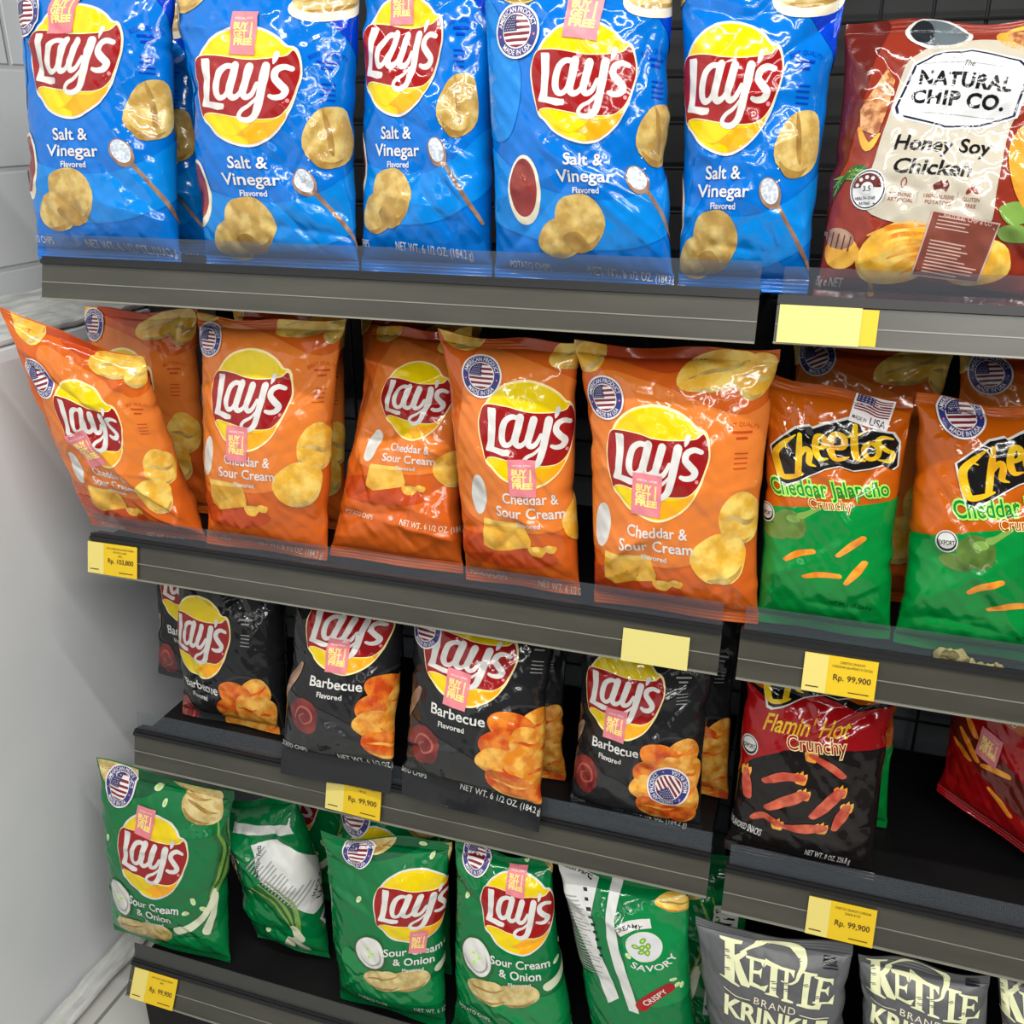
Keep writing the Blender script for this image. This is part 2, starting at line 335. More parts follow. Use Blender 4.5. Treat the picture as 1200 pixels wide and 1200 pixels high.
def origin_badge():     # round sticker with a flag, unit radius
    A = Art(); A.ell('sticker_white', 9, 0, 0, 1, 1, n=36); A.ell('sticker_blue', 10, 0, 0, .92, .92, n=36); A.ell('sticker_white', 11, 0, 0, .64, .64, n=30)
    R = .6; h = 2*R/11
    for k in range(0, 11, 2):
        y0 = R-h*(k+1); y1 = y0+h; a = lambda y: math.sqrt(max(R*R-y*y, 0))
        A.poly('flag_red', 12, [(-a(y0)-1e-3, y0), (a(y0)+1e-3, y0), (a((y0+y1)/2), (y0+y1)/2), (a(y1)+1e-3, y1), (-a(y1)-1e-3, y1), (-a((y0+y1)/2), (y0+y1)/2)])
    b = [(.02, .6), (.02, .0)]+[(R*math.cos(math.radians(t)), R*math.sin(math.radians(t))) for t in range(180, 89, -9)]
    A.poly('flag_blue', 13, b)
    for i in range(6):
        for j in range(6):
            x, y = -.5+.09*i+(.045 if j % 2 else 0), .06+.085*j
            if x < -.01 and x*x+y*y < .52*.52: A.rect('sticker_white', 14, x, y, .028, .028, 45)
    A.text('sticker_white', 11, 'AMERICAN PRODUCT', 0, 0, w=2.15, h=.19, bold=.012, arc=(.78, True)); A.text('sticker_white', 11, 'MADE IN USA', 0, 0, w=1.35, h=.19, bold=.012, arc=(.78, False))
    for s in (-1, 1): A.ell('promo_pink', 11, s*.77, -.16, .05, .05, n=5)
    return A
def flag_badge():       # rectangular sticker: waving flag over MADE IN USA
    A = Art(); A.poly('sticker_white', 9, [(-1, -.95), (1, -.95), (1, .95), (-1, .95)])
    for k in range(7): A.stroke('flag_red', 10, [(-.9, .78-k*.155), (-.3, .84-k*.155), (.3, .72-k*.155), (.9, .8-k*.155)], .085, cap=False)
    A.poly('flag_blue', 11, [(-.9, .85), (-.3, .9), (0, .84), (0, .32), (-.3, .38), (-.9, .32)])
    for i in range(5):
        for j in range(3): A.rect('sticker_white', 12, -.8+.18*i, .45+.16*j, .05, .05, 45)
    A.text('ink_navy', 10, 'MADE IN', -.5, -.62, w=.75, h=.22, bold=.01); A.text('ink_navy', 10, 'USA', .42, -.58, w=.85, h=.44, bold=.01)
    return A
def promo_card():       # half-width = 1
    A = Art(); A.rect('promo_pink', 9, 0, 0, 2, 2.8); A.text('sticker_white', 10, 'SPECIAL OFFER', 0, .95, w=1.4, h=.13, bold=.01)
    for s, y in (('BUY 1', .45), ('GET 1', -.05), ('FREE', -.55)): A.text('promo_yellow', 10, s, 0, y, w=1.5, h=.42, bold=.05)
    return A
def chip(A, layer, cx, cy, rx, ry, rot=0, seed=0, mats=('chip_gold', 'chip_shade'), fold=True, wob=.05, own='chip_picture'):
    if own and isinstance(A, Pics): A(own)
    A.ell(mats[0], layer, cx, cy, rx, ry, rot, wob=wob, seed=seed)
    r = random.Random(seed+9); c, s = math.cos(math.radians(rot)), math.sin(math.radians(rot)); t = lambda x, y: (cx+x*rx*c-y*ry*s, cy+x*rx*s+y*ry*c)
    if fold:
        o = r.uniform(-.2, .2)
        A.poly(mats[1], layer+.5, [t(-.8, -.1+o), t(-.3, .12+o), t(.25, .1+o), t(.8, .3+o), t(.35, -.08+o), t(-.2, -.06+o)], True, 4)
    A.poly(mats[1], layer+.5, [t(-.7, -.6), t(-.2, -.72), (t(.35, -.7)), t(.72, -.5), t(.45, -.84), t(-.1, -.96), t(-.5, -.82)], True, 4)
def best_arc(A, mat, x, y, s=1):
    A.text(mat, 2, 'BEST QUALITY', x, y-.55*s, w=.62*s, h=.075*s, arc=(.55*s, True)); A.rect(mat, 2, x, y-.14*s, .34*s, .04*s); A.rect(mat, 2, x, y-.24*s, .2*s, .04*s)
    for k in range(4): A.rect(mat, 2, x+.02, y-.5*s-.085*k*s, .24*s, .022*s)
def base_extra(D, ink):
    A = Art(); A.text(ink, 2, 'NET WT. 6 1/2 OZ. (184.2 g)', .75, -3.22, w=1.75, h=.15, bold=.004, rot=-4); B = Art(); B.text(ink, 2, 'POTATO CHIPS', -1.25, -3.12, w=.85, h=.13, bold=.004, rot=-3); D['chips_lettering'] = B
    D['weight_lettering'] = A
def flav(lines, ink='ink_white', fl_y=None):
    A = Art()
    for s, x, y, wd, h in lines: A.text(ink, 4, s, x, y, w=wd, h=h, bold=.016)
    return A
def salt():
    D = {'logo': sun_logo()}
    D['flavour_lettering'] = flav([('Salt &', -.02, -1.27, .72, .20), ('Vinegar', 0, -1.55, 1.06, .20), ('Flavored', .02, -1.79, .52, .10)])
    bg = Pics(D); bg('background_print').poly('blue_swoosh', 0, [(-2.2, -1.0), (-1, -1.7), (.3, -1.95), (1.3, -1.7), (2.2, -1.1), (2.2, -2.0), (1, -2.7), (-.5, -2.75), (-2.2, -2.2)], True); bg('background_print').poly('blue_deep', 0, [(.6, 1.9), (1.3, 1.1), (2.4, .3), (2.4, 2.1), (1.4, 2.3)], True)
    bg('background_print').poly('blue_swoosh', 0, [(-1.9, 1.5), (-1.2, .2), (-1.5, -.9), (-2.2, -.6), (-2.3, 1.3)], True)
    f = Pics(D); chip(f, 1, 1.42, -.82, .40, .56, -12, 3, fold=False, wob=.08); f.poly('chip_shade', 1.5, [(1.3, -.35), (1.42, -.6), (1.5, -1.1), (1.4, -1.0)], True, 4)
    chip(f, 1, -.55, -2.62, .46, .34, 20, 5, fold=False); chip(f, 2, -.15, -2.33, .46, .52, 10, 4, fold=False, own=None); f.poly('chip_shade', 2.5, [(-.5, -2.6), (-.2, -2.5), (.02, -2.78), (-.25, -2.86)], True)
    f('vinegar_cup_picture'); f.ell('ink_cream', 1, -1.22, -1.80, .34, .60, -4); f.ell('vinegar', 2, -1.23, -1.76, .28, .50, -4); f.ell('sauce', 2.5, -1.27, -1.6, .2, .24, -4)
    f('spoon_picture'); f.stroke('wood', 1, [(1.0, -1.62), (1.3, -1.98), (1.62, -2.38), (1.9, -2.72)], [.09, .075, .09, .08]); f.ell('wood', 1.5, .95, -1.58, .20, .26, 35); f.ell('salt', 2, .94, -1.55, .16, .21, 35)
    for k in range(9):
        r = random.Random(k); f.ell('salt', 1, 1.15+r.uniform(-.2, .3), -1.25+r.uniform(-.2, .25), .018, .018, n=5)
    chip(f, 1, 1.35, 1.52, .62, .3, 12, 8, ('chip_pale', 'chip_shade'), own='chip_bowl_picture'); f.ell('ink_cream', .6, 1.35, 1.42, .70, .34, 12); chip(f, 1, -1.25, 1.75, .6, .38, -10, 6)
    bo = Art(); best_arc(bo, 'blue_deep', 1.35, .55)
    D['quality_mark'] = bo; base_extra(D, 'ink_white')
    return D
def ched():
    D = {'logo': sun_logo('outline_cream')}
    D['flavour_lettering'] = flav([('Cheddar &', .02, -1.22, 1.16, .20), ('Sour Cream', .0, -1.50, 1.44, .20), ('Flavored', -.05, -1.74, .52, .10)])
    bg = Pics(D); bg('background_print').poly('orange_swoosh', 0, [(-.9, 1.55), (.2, 1.3), (1.4, .9), (2.3, 1.1), (2.4, -.6), (1.5, -1.4), (.2, -1.9), (-1.6, -1.6), (-1.5, 0), (-1.2, 1.1)], True)
    bg('background_print').poly('orange_deep', 0, [(-1.6, 2.4), (-.2, 2.3), (.8, 1.9), (.2, 1.55), (-.8, 1.75), (-1.5, 1.5)], True); bg('background_print').poly('orange_deep', .6, [(-1.9, -2.2), (-.6, -2.05), (.5, -2.45), (-.2, -2.75), (-1.6, -2.7)], True)
    f = Pics(D); chip(f, 1, 1.0, 1.62, .68, .36, 14, 3, ('chip_bright', 'chip_gold')); chip(f, 2, 1.66, 1.55, .34, .44, -18, 4, ('chip_bright', 'chip_gold'), own=None); chip(f, 1, -1.35, 1.9, .5, .42, 30, 6, ('chip_bright', 'chip_gold'))
    chip(f, 1, 1.62, -.92, .42, .52, -20, 7, ('chip_bright', 'chip_gold')); chip(f, 2, 1.2, -1.68, .52, .50, 20, 8, ('chip_bright', 'chip_gold'), fold=False, own=None); pass
    f('cheese_picture'); f.poly('cheese_yellow', 1, [(-1.05, -1.72), (-.15, -1.72), (-.02, -2.08), (-.05, -2.22), (-.9, -2.42), (-1.12, -2.3)]); f.poly('cheese_light', 1.5, [(-1.05, -1.72), (-.15, -1.72), (-.1, -1.80), (-1.06, -1.84)])
    for x, y, r in ((.08, -2.3, .17), (.36, -2.24, .12)): f.ell('cheese_yellow', 1, x, y, r, r*.8, wob=.12, seed=int(x*100)); f.ell('cheese_light', 1.5, x-.02, y+.05, r*.5, r*.35)
    f('cream_cup_picture'); f.ell('ink_white', 1, -1.12, -1.25, .19, .42, -8); f.ell('label_white', 1.5, -1.14, -1.25, .12, .32, -8)
    bo = Art(); best_arc(bo, 'orange_deep', 1.5, .75)
    D['quality_mark'] = bo; base_extra(D, 'ink_cream')
    return D
def bbq():
    D = {'logo': sun_logo('outline_cream')}
    D['flavour_lettering'] = flav([('Barbecue', -.1, -1.25, 1.22, .24), ('Flavored', -.2, -1.56, .6, .13)])
    bg = Pics(D); bg('background_print').poly('black_swoosh', 0, [(-1.9, -1.6), (-.5, -1.9), (.9, -2.6), (.6, -3.0), (-1.9, -2.9)], True); bg('background_print').poly('black_swoosh', 0, [(-1.5, 1.5), (.1, 1.9), (1.5, 1.2), (1.9, .2), (1.3, .9), (0, 1.35)], True)
    f = Pics(D); f('chip_bowl_picture'); f.ell('black_swoosh', .7, 1.22, -1.95, .92, 1.22, -8, n=40); f.ell('ink_black', 1, 1.24, -1.96, .86, 1.16, -8, n=40)
    C = ('chip_red', 'chip_amber'); G = ('chip_amber', 'chip_red')
    for k, (x, y, a, b, ro, mm) in enumerate(((1.55, -1.2, .42, .36, 20, G), (1.0, -1.3, .44, .38, -20, C), (1.75, -1.75, .3, .44, 0, G), (.72, -1.75, .36, .32, 30, C), (1.3, -1.62, .32, .4, -15, G), (.75, -2.2, .44, .36, 10, G), (1.65, -2.35, .36, .46, 12, G), (1.2, -2.15, .36, .42, -25, G), (.98, -2.72, .5, .36, -12, C), (1.55, -2.85, .34, .26, 25, C))):
        chip(f, 1.5+k*.3, x, y, a, b, ro, k, mm, fold=(k % 2 == 0), own=None)
    f('sauce_picture'); f.ell('sauce', 1, -.85, -2.2, .40, .46, 15, wob=.04, seed=2); f.stroke('sauce_light', 1.5, [(-1.1, -2.3), (-.95, -1.98), (-.7, -2.0), (-.62, -2.25), (-.85, -2.4), (-.95, -2.22), (-.82, -2.12)], [.02, .05, .06, .05, .04, .04, .02])
    f('brush_picture'); f.stroke('wood', 1, [(-1.75, -2.25), (-1.5, -1.75), (-1.2, -1.25), (-1.05, -.95)], [.1, .2, .24, .12])
    chip(f, 1, -1.35, 1.75, .45, .3, 30, 3, C)
    bo = Art(); best_arc(bo, 'label_grey', 1.35, .75)
    D['quality_mark'] = bo; base_extra(D, 'label_white')
    return D
def scallion(f, x, y, s=1, l=1):
    for k, dx in enumerate((-.16, -.04, .1, .22)):
        f.stroke('onion_green' if k % 2 else 'onion_dark', l+.1*k, [(x+dx*1.2, y+1.6*s), (x+.28*s+dx*.9, y+.9*s), (x+.18*s+dx*.6, y+.2*s), (x+dx*.3, y-.35*s)], [.03, .09*s, .12*s, .10*s])
    f.stroke('onion_white', l+.5, [(x+.08*s, y-.2*s), (x-.12*s, y-.75*s), (x-.5*s, y-1.15*s), (x-.92*s, y-1.35*s)], [.10*s, .15*s, .19*s, .24*s]); f.stroke('onion_white', l+.6, [(x+.12*s, y-.3*s), (x+.02*s, y-.85*s), (x-.18*s, y-1.3*s)], [.1*s, .14*s, .22*s])
def bits(f, pts, l=1):
    for k, (x, y) in enumerate(pts):
        if l == 1: f('herb_print')
        f.ell('onion_white', l, x, y, .10, .06, 40*k); f.ell('lime', l+.5, x, y, .05, .03, 40*k)
def onion():
    D = {'logo': sun_logo()}
    D['flavour_lettering'] = flav([('Sour Cream', .02, -1.24, 1.44, .20), ('& Onion', .02, -1.52, 1.0, .20), ('Flavored', .0, -1.76, .52, .10)])
    bg = Pics(D); bg('background_print').poly('green_swoosh', 0, [(-1.8, -1.4), (-.3, -2.1), (1.4, -1.9), (2.2, -1.2), (2.2, -2.6), (0, -3.0), (-1.8, -2.6)], True); bg('background_print').poly('green_deep', 0, [(-1.4, 1.2), (-.4, 1.3), (.6, 1.9), (1.9, 1.3), (2.1, 2.3), (0, 2.6), (-1.8, 2.4)], True)
    f = Pics(D); f('scallion_picture'); scallion(f, 1.55, -.5, 1.0); chip(f, 3, .86, 1.78, .60, .30, -12, 3, ('chip_pale', 'chip_shade'), False); chip(f, 2, 1.1, 1.35, .52, .42, -25, 4, ('chip_pale', 'chip_shade'), own=None); chip(f, 1, -1.25, 1.75, .56, .5, 10, 5, ('chip_pale', 'chip_shade'), False)
    f('cream_bowl_picture'); f.ell('onion_dark', 1, -1.08, -1.38, .46, .54, 10); f.ell('ink_white', 1.5, -1.08, -1.36, .40, .47, 10); f.ell('label_grey', 1.8, -1.06, -1.42, .30, .32, 10); f.ell('ink_white', 2, -1.08, -1.38, .28, .32, 10)
    bits(f, [(-1.15, -1.25), (-1.0, -1.35), (-1.12, -1.48)], 3)
    chip(f, 2, -.8, -2.18, .58, .32, 8, 6, ('chip_pale', 'chip_shade')); chip(f, 1, -.1, -2.1, .5, .34, 15, 7, ('chip_pale', 'chip_shade'), False, own=None)
    bits(bg, [(-.1, 1.55), (-.5, 1.9), (.2, 1.3), (1.1, -.95), (1.35, -1.15), (.9, -1.3), (-1.4, .1)])
    base_extra(D, 'ink_white')
    return D
def lines_block(A, x0, x1, y0, y1, n, mat='label_grey', rot=0, seed=0, layer=2, cx=0, cy=0):
    r = random.Random(seed); c, s = math.cos(math.radians(rot)), math.sin(math.radians(rot))
    for k in range(n):
        y = y0+(y1-y0)*k/max(n-1, 1); a = x0; b = x0+(x1-x0)*r.uniform(.55, 1); h = abs(y1-y0)/n*.42
        A.poly(mat, layer, [(cx+x*c-yy*s, cy+x*s+yy*c) for x, yy in ((a, y-h/2), (b, y-h/2), (b, y+h/2), (a, y+h/2))])
def px_pts(cx, cy, ux, uy=None):
    uy = uy or ux
    return lambda *pts: [((x-cx)/ux, (cy-y)/uy) for x, y in pts]
def onionback():
    D = {}; q = px_pts(335, 1035, 45); bg = Pics(D); bg('background_print').poly('green_swoosh', 0, q((290, 1110), (330, 1140), (390, 1150), (400, 1120), (350, 1110)), True)
    A = Art(); A.poly('label_white', 1, q((268, 967), (344, 976), (349, 986), (268, 979)))
    A.poly('label_white', 1, q((296, 992), (328, 989), (352, 1008), (391, 1052), (384, 1072), (352, 1081), (304, 1031)))
    A.text('ink_black', 2, 'Nutrition Facts', *q((303, 1011))[0], w=.78, h=.12, bold=.02, rot=84)
    lines_block(A, -.36, .36, .8, -.75, 17, rot=44, cx=-.22, cy=.05, seed=2)
    A.text('ink_black', 3, 'MADE IN', *q((362, 1052))[0], w=.5, h=.1, rot=56); A.text('ink_black', 3, 'U.S.A.', *q((367, 1058))[0], w=.55, h=.14, rot=56, bold=.01)
    A.poly('label_white', 1, q((357, 1090), (378, 1075), (382, 1086), (362, 1101))); A.rect('flag_blue', 2, *q((365, 1092))[0], .16, .16, 35); A.rect('flag_blue', 2, *q((374, 1085))[0], .16, .16, 35); D['nutrition_panel'] = A
    f = Pics(D)
    f('scallion_picture')
    for k in range(6): f.stroke('onion_green' if k % 2 else 'onion_dark', 1+.1*k, q((283+k*6, 1046-k*3), (305+k*6, 1058), (322+k*3, 1080), (328+k, 1100)), [.04, .10, .12, .1])
    f.stroke('onion_white', 2, q((329, 1094), (331, 1108)), [.2, .28]); f.stroke('onion_white', 2, q((318, 1112), (311, 1124)), [.2, .26]); f.stroke('onion_white', 2, q((324, 1112), (330, 1127)), [.2, .26]); bg('background_print').ell('hot_red', 2, *q((391, 1072))[0], .12, .2)
    bits(bg, q((276, 1010), (290, 1105), (284, 1052)))
    D['logo'] = Art().add(sun_logo(), -2.55, .15, 1.0, 1.0, -6)
    return D
def onionback2():
    D = {}; q = px_pts(755, 1110, 45); bg = Pics(D); bg('background_print').poly('green_swoosh', 0, q((740, 1060), (800, 1050), (830, 1100), (820, 1180), (750, 1200), (730, 1130)), True)
    A = Art(); A.poly('label_white', 1, q((640, 1008), (703, 1034), (694, 1075), (696, 1120), (708, 1165), (716, 1200), (700, 1215), (684, 1150), (660, 1080)))
    A.text('ink_black', 2, 'Nutrition Facts', *q((671, 1024))[0], w=1.2, h=.15, bold=.025, rot=-22)
    lines_block(A, -.6, .35, .9, -1.6, 26, rot=12, cx=-1.75, cy=.2, seed=5); lines_block(A, 0, .16, .7, -1.3, 9, 'ink_black', rot=8, cx=-1.45, cy=.7, seed=7)
    A.poly('label_white', 1, q((719, 1020), (731, 1023), (722, 1075), (724, 1118), (732, 1160), (741, 1215), (728, 1215), (716, 1150), (710, 1105), (712, 1070))); D['nutrition_panel'] = A
    T = Pics(D); T('banner_lettering'); T.stroke('ink_white', 3, q((724, 1092), (740, 1081), (762, 1077)), .30, cap=False); T.text('ink_black', 4, 'CREAMY', *q((743, 1110))[0], w=.72, h=.13, bold=.012, arc=(.62, True), rot=14)
    T('flavour_lettering'); T.text('ink_white', 3, 'SAVORY', *q((757, 1105))[0], w=1.3, h=.2, bold=.015, arc=(.78, False), rot=16); T('banner_lettering'); T.stroke('hot_red', 3, q((745, 1202), (760, 1186), (780, 1172)), .34); T.text('ink_white', 4, 'CRISPY', *q((762, 1187))[0], w=.8, h=.17, bold=.012, rot=38)
    f = Pics(D); f('cream_bowl_picture'); f.ell('onion_white', 1, *q((754, 1110))[0], .47, .47); f.ell('badge_white', 2, *q((754, 1110))[0], .44, .44)
    for x, y in ((753, 1101), (744, 1110), (752, 1110), (759, 1108), (751, 1117), (758, 1117)): f.ell('onion_green', 3, *q((x, y))[0], .1, .07, x*7); f.ell('lime', 3.5, *q((x, y))[0], .05, .03, x*7)
    chip(f, 1, *q((790, 1047))[0], .5, .28, -10, 3, ('chip_bright', 'chip_shade')); bits(bg, q((786, 1160), (790, 1170), (796, 1172), (735, 1125)))
    return D
def puff(f, l, pts, w, m='puff_red'): f.stroke(m, l, pts, [w*.6, w, w*.85, w][:len(pts)] if len(pts) <= 4 else w)
def snack_logo():      # jagged snack lettering on a black blob, pixel frame 1200 x 840 of the crop
    A = Art(); q = lambda *p: [((x-515)/450, (300-y)/300) for x, y in p]
    hull = ((122,300),(230,225),(330,160),(425,135),(440,150),(520,115),(640,72),(690,52),(745,80),(770,135),(830,115),(960,128),(1003,190),(990,345),(950,368),(890,345),(800,372),(690,392),(600,370),(500,402),(400,455),(300,512),(220,545),(178,535),(150,440))
    A.poly('ink_white', 3, q(*hull)); A.poly('ink_black', 4, q(*[(560+(x-560)*.965, 300+(y-300)*.92) for x, y in hull]))
    W = lambda pts, w: A.stroke('logo_gold', 5, q(*pts), [z/450 for z in w])
    W([(325,212),(240,270),(172,335),(178,420),(205,480),(270,475),(350,445)], [10,40,52,56,52,44,20]); W([(165,325),(215,290),(260,300)], [10,22,10])
    W([(355,205),(340,300),(318,450)], [30,44,44]); W([(335,350),(385,285),(410,310),(400,370),(440,385)], [20,40,44,40,14])
    W([(462,275),(510,255),(508,205),(470,205),(450,270),(470,335),(525,330)], [34,38,42,44,44,42,14]); W([(560,262),(630,250),(635,190),(580,180),(546,250),(575,325),(660,305)], [36,42,46,46,48,44,14])
    W([(715,105),(702,200),(708,300),(760,318)], [30,46,46,18]); W([(665,185),(710,170),(760,150)], [14,26,14])
    W([(800,205),(760,250),(785,305),(840,290),(850,235),(800,205)], [34,38,38,38,38,34]); W([(945,175),(880,170),(850,205),(900,245),(945,270),(920,315),(850,310)], [18,38,40,40,40,36,14])
    return A
def export_seal(A, x, y):
    A.ell('label_white', 2, x, y, .17, .25); A.ell('ink_black', 2.5, x, y, .15, .22); A.ell('label_white', 3, x, y+.02, .13, .18); A.text('ink_black', 3.5, 'EXPORT', x, y-.02, w=.25, h=.1, bold=.02, rot=8)
def jalap():
    D = {'logo': Art().add(snack_logo(), .02, -.02, 1.1, 1.16, 5)}; q = px_pts(966, 530, 75, 50)
    bg = Pics(D); bg('background_print').poly('leaf_green', 0, q((800, 628), (890, 612), (935, 602), (1030, 584), (1180, 545), (1190, 840), (800, 840))); bg('background_print').poly('cheese_orange_deep', 0, q((870, 400), (960, 412), (1090, 440), (1080, 470), (980, 452), (880, 450)), True)
    T = Art(); T.text('lime', 2, 'Cheddar Jalapeño', *q((972, 573))[0], w=2.02, h=.38, bold=.09, rot=12); T.text('leaf_green', 3, 'Cheddar Jalapeño', *q((972, 573))[0], w=2.02, h=.38, bold=.012, rot=12)
    T.text('outline_cream', 2, 'Crunchy', *q((976, 591))[0], w=.72, h=.26, bold=.05, rot=9); T.text('cheese_orange_deep', 3, 'Crunchy', *q((976, 591))[0], w=.72, h=.26, rot=9); D['flavour_lettering'] = T; W = Art(); W.text('ink_black', 2, 'NET WT. 8 OZ. (226.8 g)', *q((1010, 722))[0], w=.7, h=.1, rot=-4); D['weight_lettering'] = W
    f = Pics(D); f('pepper_picture'); f.ell('pepper_green', 1, *q((928, 626))[0], .30, .36, 20, wob=.05, seed=2); f.ell('onion_green', 1.5, *q((932, 618))[0], .12, .10, 20); f.stroke('onion_green', 2, q((942, 612), (952, 606), (962, 598)), [.16, .10, .12]); f.ell('pepper_green', 1, *q((907, 640))[0], .26, .18, 0, wob=.04, seed=5)
    for p in (((990, 655), (1006, 640), (1020, 628)), ((950, 690), (970, 684), (992, 682)), ((1002, 690), (1014, 674), (1024, 660)), ((925, 672), (940, 662), (958, 656))): f('snack_picture'); puff(f, 1, q(*p), .15, 'puff_orange')
    export_seal(f('export_seal'), *q((894, 619))[0])
    return D
def flamin():
    D = {'logo': snack_logo()}; q = px_pts(955, 800, 75, 50)
    bg = Pics(D); bg('background_print').poly('hot_red', 0, q((860, 815), (900, 830), (960, 812), (1010, 826), (1060, 818), (1060, 868), (1000, 872), (930, 884), (890, 905), (840, 960), (855, 900))); bg('background_print').poly('cheese_orange', 0, q((850, 700), (1060, 700), (1060, 812), (1010, 818), (960, 806), (900, 822), (850, 812)))
    T = Art(); T.text('logo_gold', 2, "Flamin' Hot", *q((952, 851))[0], w=1.42, h=.42, bold=.012, shear=.3, rot=7); T.text('outline_cream', 2, 'Crunchy', *q((966, 870))[0], w=.98, h=.36, bold=.05, rot=8); T.text('hot_red', 3, 'Crunchy', *q((966, 870))[0], w=.98, h=.36, rot=8)
    D['flavour_lettering'] = T; T = Pics(D); T('kind_lettering'); T.text('ink_white', 2, 'CHEESE FLAVORED SNACKS', *q((880, 1001))[0], w=.86, h=.2, bold=.012, rot=-6); T('weight_lettering'); T.text('ink_white', 2, 'NET WT. 8 OZ. 226.8 g', *q((996, 1019))[0], w=.74, h=.2, bold=.012, rot=-6)
    f = Pics(D)
    for p, w_ in ((((962, 884), (985, 893), (1002, 904)), .17), (((880, 925), (883, 942), (886, 958)), .2), (((972, 962), (986, 945), (1002, 924)), .22), (((908, 930), (930, 918), (952, 914)), .22), (((915, 965), (938, 950), (958, 934)), .24), (((940, 985), (962, 982), (984, 976)), .24), (((898, 985), (912, 978), (930, 984)), .2), (((1000, 975), (1006, 960), (1012, 945)), .2)):
        f('snack_picture'); puff(f, 1, q(*p), w_)
        x, y = p[-1] if p[-1][1] < p[0][1] else p[0]
        for dx in (-5, 0, 5): f.stroke('chip_amber', .8, q((x+dx*.6, y+6), (x+dx, y-2), (x+dx*1.1+2, y-9+abs(dx)*.6)), [.10, .09, .01])
    export_seal(f('export_seal'), *q((882, 891))[0])
    return D
def redc():
    D = {'logo': snack_logo()}; q = px_pts(1215, 800, 80, 50)
    bg = Pics(D); bg('background_print').poly('cheese_orange', 0, q((1090, 700), (1360, 700), (1360, 880), (1240, 866), (1160, 862), (1110, 872))); bg('background_print').poly('brown_deep', 0, q((1090, 905), (1130, 885), (1200, 910), (1300, 940), (1330, 1000), (1220, 960), (1120, 925)))
    T = Art(); T.text('outline_cream', 2, 'Crunchy', *q((1172, 845))[0], w=.95, h=.3, bold=.05, rot=-6); T.text('hot_red', 3, 'Crunchy', *q((1172, 845))[0], w=.95, h=.3, rot=-6); D['flavour_lettering'] = T
    f = Pics(D)
    for p in (((1124, 902), (1138, 915), (1155, 928)), ((1114, 922), (1126, 928), (1142, 934)), ((1164, 930), (1184, 925), (1204, 922)), ((1180, 952), (1196, 958), (1214, 968)), ((1130, 880), (1140, 890), (1148, 900))): f('snack_picture'); puff(f, 1, q(*p), .15, 'puff_orange')
    return D
